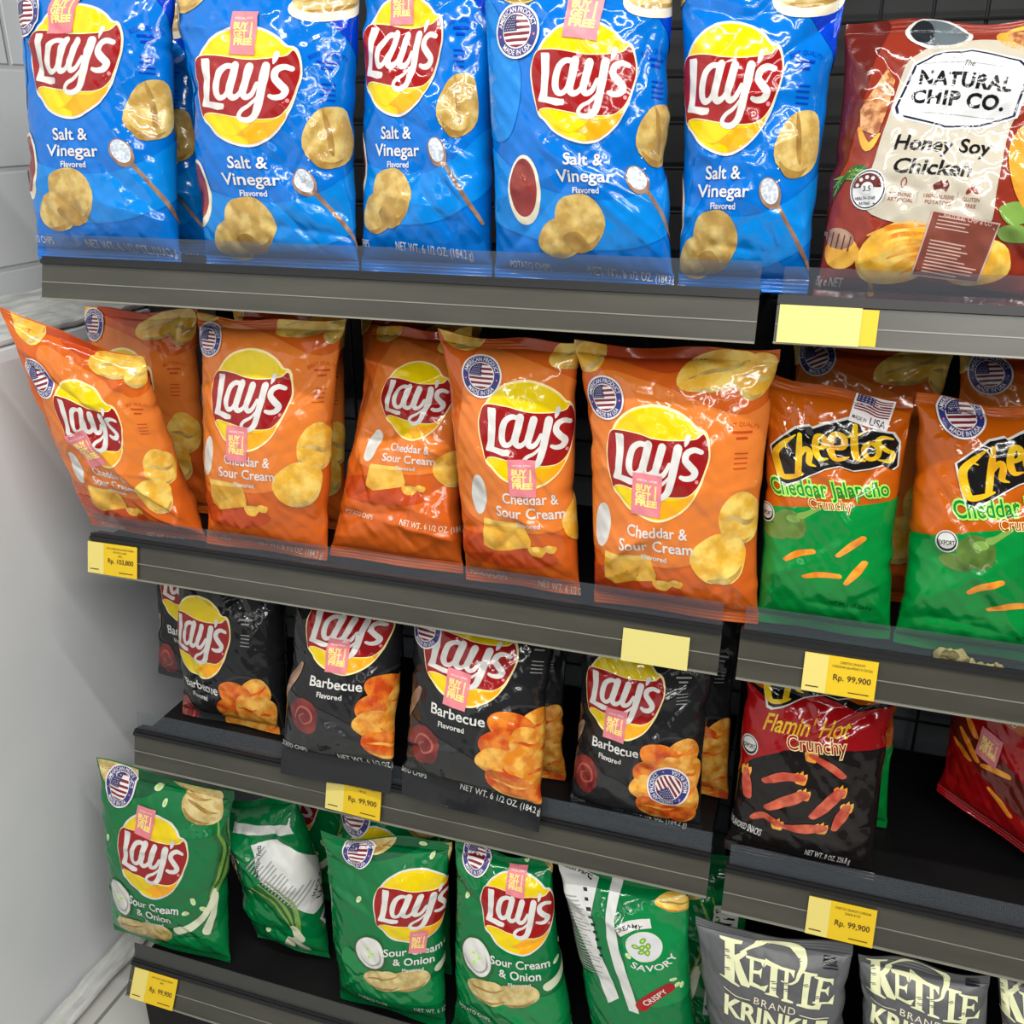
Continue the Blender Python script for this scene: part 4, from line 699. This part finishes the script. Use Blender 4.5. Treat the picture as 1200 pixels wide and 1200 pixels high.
    {'key': 'G5b', 'design': 'onion', 'q': [[0.8115, 0.06, 0.163], [0.9604, 0.06, 0.163], [0.8115, 0.11, 0.473], [0.9604, 0.11, 0.473]], 'T': 0.03, 'waist': 0.09, 'crumple': 1.0, 'seed': 37, 'logo': [-1.1, 0.6, 0.06, 0.062]},
    {'key': 'T1', 'design': 'kettle', 'q': [[0.9429, -0.03, 0.163], [1.1065, -0.03, 0.163], [0.8909, 0.0, 0.4588], [1.0893, 0.0, 0.4685]], 'T': 0.046200000000000005, 'waist': 0.05, 'crumple': 1.0, 'seed': 38, 'logo': [0.014, 0.845, 0.0724, 0.0615]},
    {'key': 'T2', 'design': 'kettle', 'q': [[1.137, -0.03, 0.163], [1.2833, -0.03, 0.163], [1.096, 0.005, 0.4629], [1.2465, 0.005, 0.4712]], 'T': 0.046200000000000005, 'waist': 0.05, 'crumple': 1.0, 'seed': 39, 'logo': [-0.082, 0.9, 0.0685, 0.0519]},
    {'key': 'T3', 'design': 'kettle', 'q': [[1.3094, -0.03, 0.163], [1.4577, -0.03, 0.163], [1.2519, 0.01, 0.4873], [1.4112, 0.01, 0.492]], 'T': 0.046200000000000005, 'waist': 0.05, 'crumple': 1.0, 'seed': 40, 'logo': [-0.342, 0.879, 0.0617, 0.0563]}]
# ------------------------------------------------------------------ the setting
def structure(name, mb, mats, **k):
    o = mb.build(name, mats, **k); o['kind'] = 'structure'; return o
structure('floor', MB().box((-.6, -3.6, -.05), (3.2, .5, 0)), 'floor_tile')
structure('wall_back', MB().box((-.6, .42, 0), (3.2, .5, 2.8)), 'back_panel')
g = MB().prism([(0, 0), (0, 0)], 0, 0) if False else MB()
for y0, y1 in ((-3.6, .42),):
    i = len(g.v); prof = [(-.5, 0), (-.16, 0), (-.16, 1.112), (-.163, 1.128), (-.36, 1.160), (-.5, 1.160)]
    for y in (y0, y1): g.v += [(x, y, z) for x, z in prof]
    k = len(prof)
    for a in range(k): g.f.append((i+a, i+(a+1) % k, i+k+(a+1) % k, i+k+a)); g.m.append(0)
    g.f.append(tuple(i+a for a in range(k))); g.m.append(0); g.f.append(tuple(i+k+a for a in reversed(range(k)))); g.m.append(0)
structure('upper_back_darkener', MB().box((-.3, .405, 1.0), (3.2, .4195, 2.3)), 'back_darkener')  # added sheet, darkens the back wall behind the top row
structure('wall_left', g, 'wall_paint')
structure('wall_left_upper', MB().box((-.5, -3.6, 1.160), (-.345, .42, 2.8)), 'painted_brick')
def rough_strip(name, x0, x1, y0, y1, zf, amp, nx, ny, seed):
    """uneven trowelled plaster: a closed slab with a noisy top"""
    r = np.random.RandomState(seed); g = MB(); X = np.linspace(x0, x1, nx); Y = np.linspace(y0, y1, ny)
    n1 = r.uniform(-1, 1, (ny, nx)); n2 = np.repeat(r.uniform(-1, 1, (ny, (nx+3)//4)), 4, 1)[:, :nx]
    for j in range(ny):
        for i in range(nx): g.v.append((X[i], Y[j], zf(X[i], Y[j])+amp*(.4*n1[j, i]+.8*n2[j, i])))
    for j in range(ny-1):
        for i in range(nx-1): k = j*nx+i; g.f.append((k, k+1, k+nx+1, k+nx)); g.m.append(0)
    o = g.build(name, 'rough_plaster'); s = o.modifiers.new('thick', 'SOLIDIFY'); s.thickness = .012; s.offset = -1
    u = o.modifiers.new('soft', 'SUBSURF'); u.levels = u.render_levels = 1; o['kind'] = 'structure'
rough_strip('trim_1', -.335, -.166, .02, .41, lambda x, y: 1.142-(x+.166)*.16, .004, 13, 22, 3)
rough_strip('baseboard_left', -.158, -.118, -.75, .40, lambda x, y: .020+(x+.158)*-.35, .004, 6, 50, 8)

# ------------------------------------------------------------------ shelving
def shelf(x0, x1, yt, zt, yb, zb, zboard, ydeep, label, group='dark metal shelves with price rails', lip=.034, bracket=True, lipmat='clear_lip'):
    root = empty('shelf', ((x0+x1)/2, yt, zboard)); tag(root, label, 'shelf', group); org = root.location
    MB().box((x0+.006, yt+.006, zboard-.022), (x1-.006, ydeep, zboard)).build('shelf_board', 'board_black', root, org, .0015)
    for x in (x0+.007, x1-.011):
        if bracket: MB().prism([(yt+.02, zboard-.0225), (ydeep, zboard-.0225), (ydeep, zboard-.036), (yt+.06, zboard-.030)], x, x+.004).build('shelf_bracket', 'metal_black', root, org)
    d = Vector((0, yb-yt, zb-zt)).normalized(); n = Vector((0, d.z, -d.y)); 
    if n.y > 0: n = -n
    P = lambda s, o: (yt+d.y*s+n.y*o, zt+d.z*s+n.z*o); H = math.hypot(yb-yt, zb-zt)
    rail = MB().prism([P(0, 0), P(H, 0), P(H, -.004), P(0, -.004)], x0, x1).build('price_rail', 'rail_plastic', root, org)
    rail_lip = MB().prism([P(-.004, .0035), P(.0015, .0035), P(.0015, -.004), P(-.004, -.004)], x0, x1)
    rail_lip.prism([P(-.008, .001), P(-.004, .001), P(-.004, -.02), P(-.008, -.02)], x0, x1)
    rail_lip.build('upper_channel', 'rail_dark', rail, (0, 0, 0) if False else org)
    e = MB().prism([P(H-.0012, .003), P(H+.0008, .003), P(H+.0008, -.003), P(H-.0012, -.003)], x0, x1); e.prism([P(H*.52, .0008), P(H*.52+.0012, .0008), P(H*.52+.0012, 0), P(H*.52, 0)], x0, x1)
    e.build('lower_edge', 'rail_edge', rail, org)
    MB().prism([(yt+.004, zt), (yt+.010, zt+lip), (yt+.0115, zt+lip), (yt+.0055, zt)], x0+.003, x1-.001).build('front_lip', lipmat, root, org)
    return dict(P=P, H=H, n=n, d=d)
DEEP = .35
rails = {}
rails['a1'] = shelf(.010, .904, 0, 1.270, -.012, 1.2265, 1.264, DEEP, 'top dark shelf of the wide bay by the white wall, under the blue bags')
rails['a2'] = shelf(.006, .895, 0, .885, -.012, .837, .879, DEEP, 'second dark shelf down by the white wall, under the row of orange bags')
rails['a3'] = shelf(.020, .905, 0, .556, -.012, .506, .550, DEEP, 'third dark shelf down by the white wall, under the black barbecue bags')
rails['a4'] = shelf(.008, .905, -.083, .163, -.108, .120, .160, DEEP, 'lowest dark shelf by the white wall, under the green onion bags', bracket=False, lipmat='lip_grey')
rails['b1'] = shelf(.922, 1.80, 0, 1.266, -.012, 1.228, 1.260, DEEP, 'dark shelf under the red-brown honey soy chicken bag')
rails['b2'] = shelf(.916, 1.80, 0, .885, -.012, .836, .879, DEEP, 'dark shelf under the orange and green jalapeño snack bags')
rails['b3'] = shelf(.925, 1.80, 0, .545, -.012, .489, .539, DEEP, 'mostly empty dark shelf under the black and red snack bags')
rails['b4'] = shelf(.925, 1.80, -.083, .163, -.108, .120, .160, DEEP, 'lowest dark shelf under the grey crinkle-cut bags', bracket=False, lipmat='lip_grey')
for k, (x0, x1, lb) in enumerate(((.01, .905, 'dark kick plate below the lowest shelf, beside the tiled floor'), (.925, 1.80, 'dark kick plate below the lowest shelf of grey bags'))):
    o = MB().box((x0, -.074, 0), (x1, -.066, .112)).box((x0, -.0655, 0), (x0+.012, .35, .137)).box((x1-.012, -.0655, 0), (x1, .35, .137)).build('kick_plate', 'board_black', None, (x0, -.07, 0)); tag(o, lb, 'kick plate', 'kick plates')
for k, (x, lb) in enumerate(((-.012, 'black slotted upright post at the white wall end of the shelves'), (.904, 'black slotted upright post between the two shelf bays'), (1.81, 'black slotted upright post past the last grey crinkle-cut bag'))):
    g = MB().box((x, .352, 0), (x+.022, .40, 1.95))
    for z in range(36): g.box((x+.007, .3505, .1+z*.05), (x+.015, .353, .125+z*.05))
    tag(g.build('upright_post', 'metal_black', None, (x, .352, 0)), lb, 'post', 'shelf uprights')
for x0, x1, lb in ((.012, .902, 'black wire mesh back panel behind the blue, orange and green bags'), (.928, 1.806, 'black wire mesh back panel seen behind the empty dark shelf')):
    g = MB()
    nx = int((x1-x0)/.056)
    for k in range(nx+1): g.tube((x0+(x1-x0)*k/nx, .362, .12), (x0+(x1-x0)*k/nx, .362, 1.95), .0022, n=6)
    for k in range(33): g.tube((x0, .358, .14+k*.056), (x1, .358, .14+k*.056), .0022, n=6)
    tag(g.build('wire_mesh_panel', 'metal_black', None, (x0, .36, .12)), lb, 'mesh panel', 'wire back panels')

# ------------------------------------------------------------------ bags
DESIGN = dict(salt=(salt, 'blue_film'), ched=(ched, 'orange_film'), bbq=(bbq, 'black_film'), onion=(onion, 'green_film'), onionback=(onionback, 'green_film'), onionback2=(onionback2, 'green_film'),
              jalap=(jalap, 'cheese_orange'), flamin=(flamin, 'hot_black'), redc=(redc, 'hot_red'), honey=(honey, 'brown_film'), kettle=(kettle, 'kettle_grey'))
_cut = {}
def art_of(design):
    if design not in _cut: _cut[design] = {k: a.cut() for k, a in DESIGN[design][0]().items()}
    return _cut[design]
BADGE = origin_badge().cut(.16); FLAG = flag_badge().cut(.16); PROMO = promo_card().cut(.35); BACK = back_label().cut(.2)

def mesh_from(name, V, F, mats, M, N, parent, org):
    me = bpy.data.meshes.new(name)
    me.vertices.add(len(V)); me.vertices.foreach_set('co', (V-org).astype(np.float32).ravel())
    k = F.shape[1]; me.loops.add(F.size); me.loops.foreach_set('vertex_index', F.astype(np.int32).ravel())
    me.polygons.add(len(F)); me.polygons.foreach_set('loop_start', np.arange(0, F.size, k, dtype=np.int32)); me.polygons.foreach_set('loop_total', np.full(len(F), k, dtype=np.int32))
    for mm in mats: me.materials.append(MATS[mm])
    me.polygons.foreach_set('material_index', np.asarray(M, dtype=np.int32)); me.polygons.foreach_set('use_smooth', np.ones(len(F), bool))
    me.update(); me.validate()
    if N is not None and len(me.vertices) == len(N): me.normals_split_custom_set_from_vertices([tuple(v) for v in N])
    return link(name, me, parent)

def lay(b, cut, name, f0, v0, ux, uy, rot, parent, org):
    """lay cut artwork on bag b, its origin at (f0, v0), ux/uy metres per unit"""
    if cut is None: return None
    V, T, M, names = cut
    c, s = math.cos(math.radians(rot)), math.sin(math.radians(rot))
    x = V[:, 0]*c-V[:, 1]*s; y = V[:, 0]*s+V[:, 1]*c
    f = f0+x*ux/b.A; v = v0+y*uy/b.H
    keep = (np.min(v[T], 1) < .997) & (np.max(v[T], 1) > .003) & (np.abs(f[T]).max(1) < 1.98)
    T = T[keep]; M = M[keep]
    if not len(T): return None
    used, inv = np.unique(T, return_inverse=True); T = inv.reshape(T.shape); f, v, lay_ = f[used], np.clip(v[used], .002, .998), V[used, 2]
    P = b.pos(f, v, .0008+lay_*.0002); N = b.nrm(f, v)
    return mesh_from(name, P, T, names, M, N, parent, org)

def bag_shell(b, name, film_, v0, v1, nv, parent, org, nf=210):
    f = np.linspace(-2, 2, nf, endpoint=False); v = np.linspace(v0, v1, nv)
    Fg, Vg = np.meshgrid(f, v); P = b.pos(Fg, Vg).reshape(-1, 3); N = b.nrm(Fg.ravel(), Vg.ravel())
    if nv == 6 or name.endswith('seal'):        # crimped ribs of a seal
        P = P+b.n*(.0003*np.sin(Vg.ravel()*b.H*2*math.pi/.004))[:, None]; N = None
    i = np.arange(nv-1)[:, None]*nf+np.arange(nf)[None, :]; j = np.arange(nv-1)[:, None]*nf+(np.arange(nf)[None, :]+1) % nf
    Fq = np.stack([i, j, j+nf, i+nf], -1).reshape(-1, 4)
    return mesh_from(name, P, Fq, [film_], np.zeros(len(Fq), int), N, parent, org)

def make_bag(rec):
    design, film_ = rec['design'], DESIGN[rec['design']][1]
    b = Bag(rec['q'], rec['T'], rec['waist'], rec['seed'], rec['crumple'], low=rec.get('low'))
    name, label, cat, group = LABELS[rec['key']]
    org = np.array(rec['q'][0])*.5+np.array(rec['q'][1])*.5
    root = empty(name, tuple(org)); tag(root, label, cat, group)
    s = b.seal
    pouch = bag_shell(b, 'pouch', film_, b.low, 1-s, 150, root, org)
    top_film = 'cheese_orange' if design in ('flamin', 'redc') else film_
    bot_film = 'leaf_green' if design == 'jalap' else film_
    bag_shell(b, 'top_seal', top_film, 1-s, 1, 22, root, org); bag_shell(b, 'bottom_seal', bot_film, 0, b.low, 22, root, org)
    f0, v0, ux, uy = rec.get('logo', [-.15, .60, .060, .062])
    for part, cut in art_of(design).items():
        lay(b, cut, part.split('#')[0], f0, v0, ux, uy, 0, root, org)
    if design in ('salt', 'ched', 'bbq', 'onion'): lay(b, BACK, 'nutrition_panel', (f0+1.62), .5, b.A*.45, b.H*.2, 0, root, org)
    if 'st' in rec:
        f1, v1, r1, ro = rec['st']; lay(b, FLAG if rec.get('stk') else BADGE, 'origin_sticker', f1, v1, r1, r1*(1 if rec.get('stk') else 1.06), ro, root, org)
    if 'pr' in rec:
        f1, v1, r1, ro = rec['pr']; lay(b, PROMO, 'promo_sticker', f1, v1, r1, r1*1.0, ro, root, org)
    return root
G = dict(B=('chip_bag', 'chip bag', 'blue salt and vinegar bags on the top shelf'), O=('chip_bag', 'chip bag', 'orange cheddar bags on the second shelf'), K=('chip_bag', 'chip bag', 'black barbecue bags on the third shelf'), G=('chip_bag', 'chip bag', 'green onion bags on the lowest shelf'),
         C=('cheese_snack_bag', 'snack bag', 'jalapeño cheese snack bags'), F=('cheese_snack_bag', 'snack bag', 'hot cheese snack bags'), T=('crinkle_chip_bag', 'chip bag', 'grey crinkle-cut chip bags'), H=('chip_bag', 'chip bag', None))
LB = dict(
    B1='blue salt and vinegar chip bag nearest the white brick wall on the top shelf',
    B1b='blue salt and vinegar bag standing behind, between the two leftmost blue bags',
    B2='second blue salt and vinegar bag from the brick wall, pink sticker above its sun logo',
    B3='narrow blue salt and vinegar bag partly hidden by the blue bag with round flag sticker',
    B4='blue salt and vinegar bag with round flag sticker beside its sun logo, vinegar cup showing',
    B5='blue salt and vinegar bag without stickers, next to the red-brown honey soy bag',
    H1='red-brown honey soy chicken chip bag with cream panel and brown import sticker',
    O1='orange cheddar chip bag tilting out over the shelf end towards the white wall',
    O1b='orange cheddar bag standing behind the tilting orange bag at the wall end',
    O2='upright orange cheddar bag beside the tilting one, flag sticker at its upper corner',
    O2b='orange cheddar bag edge showing behind, left of the crumpled orange bag',
    O3='crumpled orange cheddar bag leaning back with squashed logo and no stickers',
    O3b='dark shaded orange cheddar bag behind the crumpled orange bag',
    O4='orange cheddar bag between the crumpled bag and the largest orange bag, pink sticker under logo',
    O5='large front orange cheddar bag nearest the jalapeño snack bags, flag and pink stickers',
    C1='orange and green jalapeño cheese snack bag with square flag sticker',
    C2='orange and green jalapeño snack bag with round flag sticker, at the photo edge',
    C1b='shaded orange cheddar chip bag behind the jalapeño bag with square flag sticker',
    C2b='shaded orange cheddar chip bag behind the jalapeño bag with round flag sticker',
    K1='black barbecue chip bag nearest the white wall, set back on its shelf, no stickers',
    K1b='black barbecue bag farthest back at the wall end, one seal corner showing',
    K2='black barbecue bag with pink sticker, right beside the set-back bag without stickers',
    K3='black barbecue bag with bottom seal hanging over the rail and weight printed along it',
    K3b='black barbecue bag hidden behind, only its chips showing beside the overhanging bag',
    K4='black barbecue bag with round flag sticker stuck sideways on its chip picture',
    K4b='black barbecue bag behind the one with the sideways flag sticker',
    F1='black and red hot crunchy snack bag on the nearly empty shelf',
    F1b='orange and green snack bag behind the black and red hot snack bag',
    F2='red crunchy snack bag turned aside on the empty shelf, pink sticker near top',
    G1='green onion chip bag nearest the white wall with pink sticker above its logo',
    G2='green onion bag turned backwards and tilted, nutrition panel and scallion picture facing out',
    G2b='green onion bag in shadow behind the tilted backwards bag',
    G3='green onion bag with folded top corner, pink sticker covering the flavour words',
    G3b='green onion bag behind the one with folded top corner, flag sticker just under the rail',
    G4='green onion bag with pink sticker on top of its logo, beside the savory-printed back',
    G5='green onion bag showing its back with white seam, nutrition facts and savory lettering',
    G5b='green onion bag in shadow between the savory-printed back and the grey bags',
    T1='grey crinkle-cut chip bag next to the green bags, full cream logo showing',
    T2='grey crinkle-cut chip bag in the middle of the three grey bags',
    T3='grey crinkle-cut chip bag at the photo edge, only part of its logo showing')
LABELS = {}
for k_, t_ in LB.items():
    g_ = G['O' if k_ in ('C1b', 'C2b') else 'C' if k_ == 'F1b' else k_[0]]
    LABELS[k_] = (g_[0], t_, g_[1], 'shaded orange bags behind the jalapeño bags' if k_ in ('C1b', 'C2b') else g_[2])
for rec in BAGS: make_bag(rec)

# ------------------------------------------------------------------ price tags
def price_tag(rail, x0, x1, z0, z1, lines, label, face='tag_yellow', out=.0036, tilt=0.0, price=None, pale=True):
    """card slipped onto a price rail; lines = small print above the price"""
    R = rails[rail]; P, H, d, n = R['P'], R['H'], R['d'], R['n']
    zt = P(0, 0)[1]; s0 = (zt-z1)/-d.z; s1 = (zt-z0)/-d.z
    cx = (x0+x1)/2; w_, h_ = x1-x0, s1-s0; cy, cz = P((s0+s1)/2, out)
    root = empty('price_tag', (cx, cy, cz)); tag(root, label, 'price tag', 'yellow price tags on the rails')
    root.rotation_euler = (math.atan2(-d.y, -d.z)*-1, 0, 0)
    # card frame: local x along the rail, z up the card, -y outward
    up = Vector((0, -d.y, -d.z)); nn = Vector((0, n.y, n.z)); mat = Matrix((Vector((1, 0, 0)), -nn, up)).transposed().to_4x4(); mat.translation = (cx, cy, cz); mat = mat @ Matrix.Rotation(tilt, 4, 'Y')
    root.matrix_world = mat
    c = MB().box((-w_/2, -.0003, -h_/2), (w_/2, .0003, h_/2)); o = c.build('card', face, root)
    def flat(art, name, y):
        r_ = art.cut(10.0); V, T, M, names = r_
        mesh_from(name, np.column_stack([V[:, 0], np.full(len(V), y)-V[:, 2]*.0001, V[:, 1]]), T, names, M, None, root, np.zeros(3))
    A = Art()
    if price and pale:
        A.rect('tag_pale', 0, -w_*.335, 0, w_*.33, h_*.99); flat(A, 'pale_panel', -.0005); A = Art()
    if price:
        A.text('tag_ink', 1, price, w_*.17, -h_*.03, w=w_*.52, h=h_*.15, bold=.015)
        for k, s_ in enumerate(lines): A.text('tag_ink', 1, s_, w_*.16, h_*(.36-.11*k), w=w_*.55*min(1, len(s_)/24), h=h_*.06)
        A.rect('tag_ink', 1, w_*.28, -h_*.38, w_*.28, h_*.025); A.rect('tag_ink', 1, -w_*.36, -h_*.36, w_*.18, h_*.03)
        flat(A, 'price_lettering', -.0007)
    return root
price_tag('b1', .999, 1.0185, 1.2295, 1.263, (), 'yellow tag edge sticking out behind the blank pale tag under honey soy bag', out=.0028)
price_tag('b1', .925, 1.003, 1.2285, 1.264, (), 'blank pale yellow tag under the red-brown honey soy bag', 'tag_blank', .0042)
price_tag('a2', .004, .088, .838, .882, ('LAYS CHEDDAR & SOUR CREAM', 'POTATO CHIPS', '184G'), 'yellow price tag reading 103,800 at the wall end of the second shelf', price='Rp. 103,800', tilt=-.01)
price_tag('a3', .357, .444, .510, .560, ('LAYS BBQ POTATO CHIPS', '184.2G'), 'torn-cornered yellow price tag reading 99,900 under the black barbecue bags', price='Rp. 99,900', out=.006, tilt=.02)
price_tag('a2', .781, .860, .836, .875, (), 'blank pale yellow tag below the largest orange bag', 'tag_blank')
price_tag('b2', .989, 1.067, .836, .8795, ('CHEETOS CRUNCHY', 'CHEDDAR JALAPENO 8 OZ/226'), 'yellow price tag reading 99,900 under the jalapeño snack bags', price='Rp. 99,900')
price_tag('b3', 1.029, 1.109, .488, .538, ('CHEETOS CRUNCHY CHEDDAR', '226GR 8 OZ'), 'yellow price tag reading 99,900 above the grey crinkle-cut bags', price='Rp. 99,900')
price_tag('a4', .018, .100, .119, .1605, ('LAYS SOUR CREAM ONION', '184G'), 'yellow price tag reading 99,900 on the lowest rail near the tiled floor', price='Rp. 99,900')
# shreds of an old paper label on the lip below the jalapeño bags
r = random.Random(5); A = Art()
for x, y, s in ((-.024, .002, 1.3), (-.016, .004, 1.2), (-.006, .004, 1.4), (.006, -.001, .9), (.016, -.003, .8), (.026, -.002, .7), (.034, .000, .6)):
    A.ell('paper_scrap', 0, x, y, .007*s, .0075*s, 0, wob=.22, seed=int(x*1e4), n=14)
V, T, M, names = A.cut(10)
o = mesh_from('torn_label', np.column_stack([V[:, 0], V[:, 1]*.17-.0016+.0, V[:, 1]]), T, names, M, None, None, np.zeros(3)); o.location = (1.152, .0045, .893)
sol = o.modifiers.new('thick', 'SOLIDIFY'); sol.thickness = .0004
tag(o, 'torn remains of a paper label on the clear lip under the jalapeño bags', 'label remains')
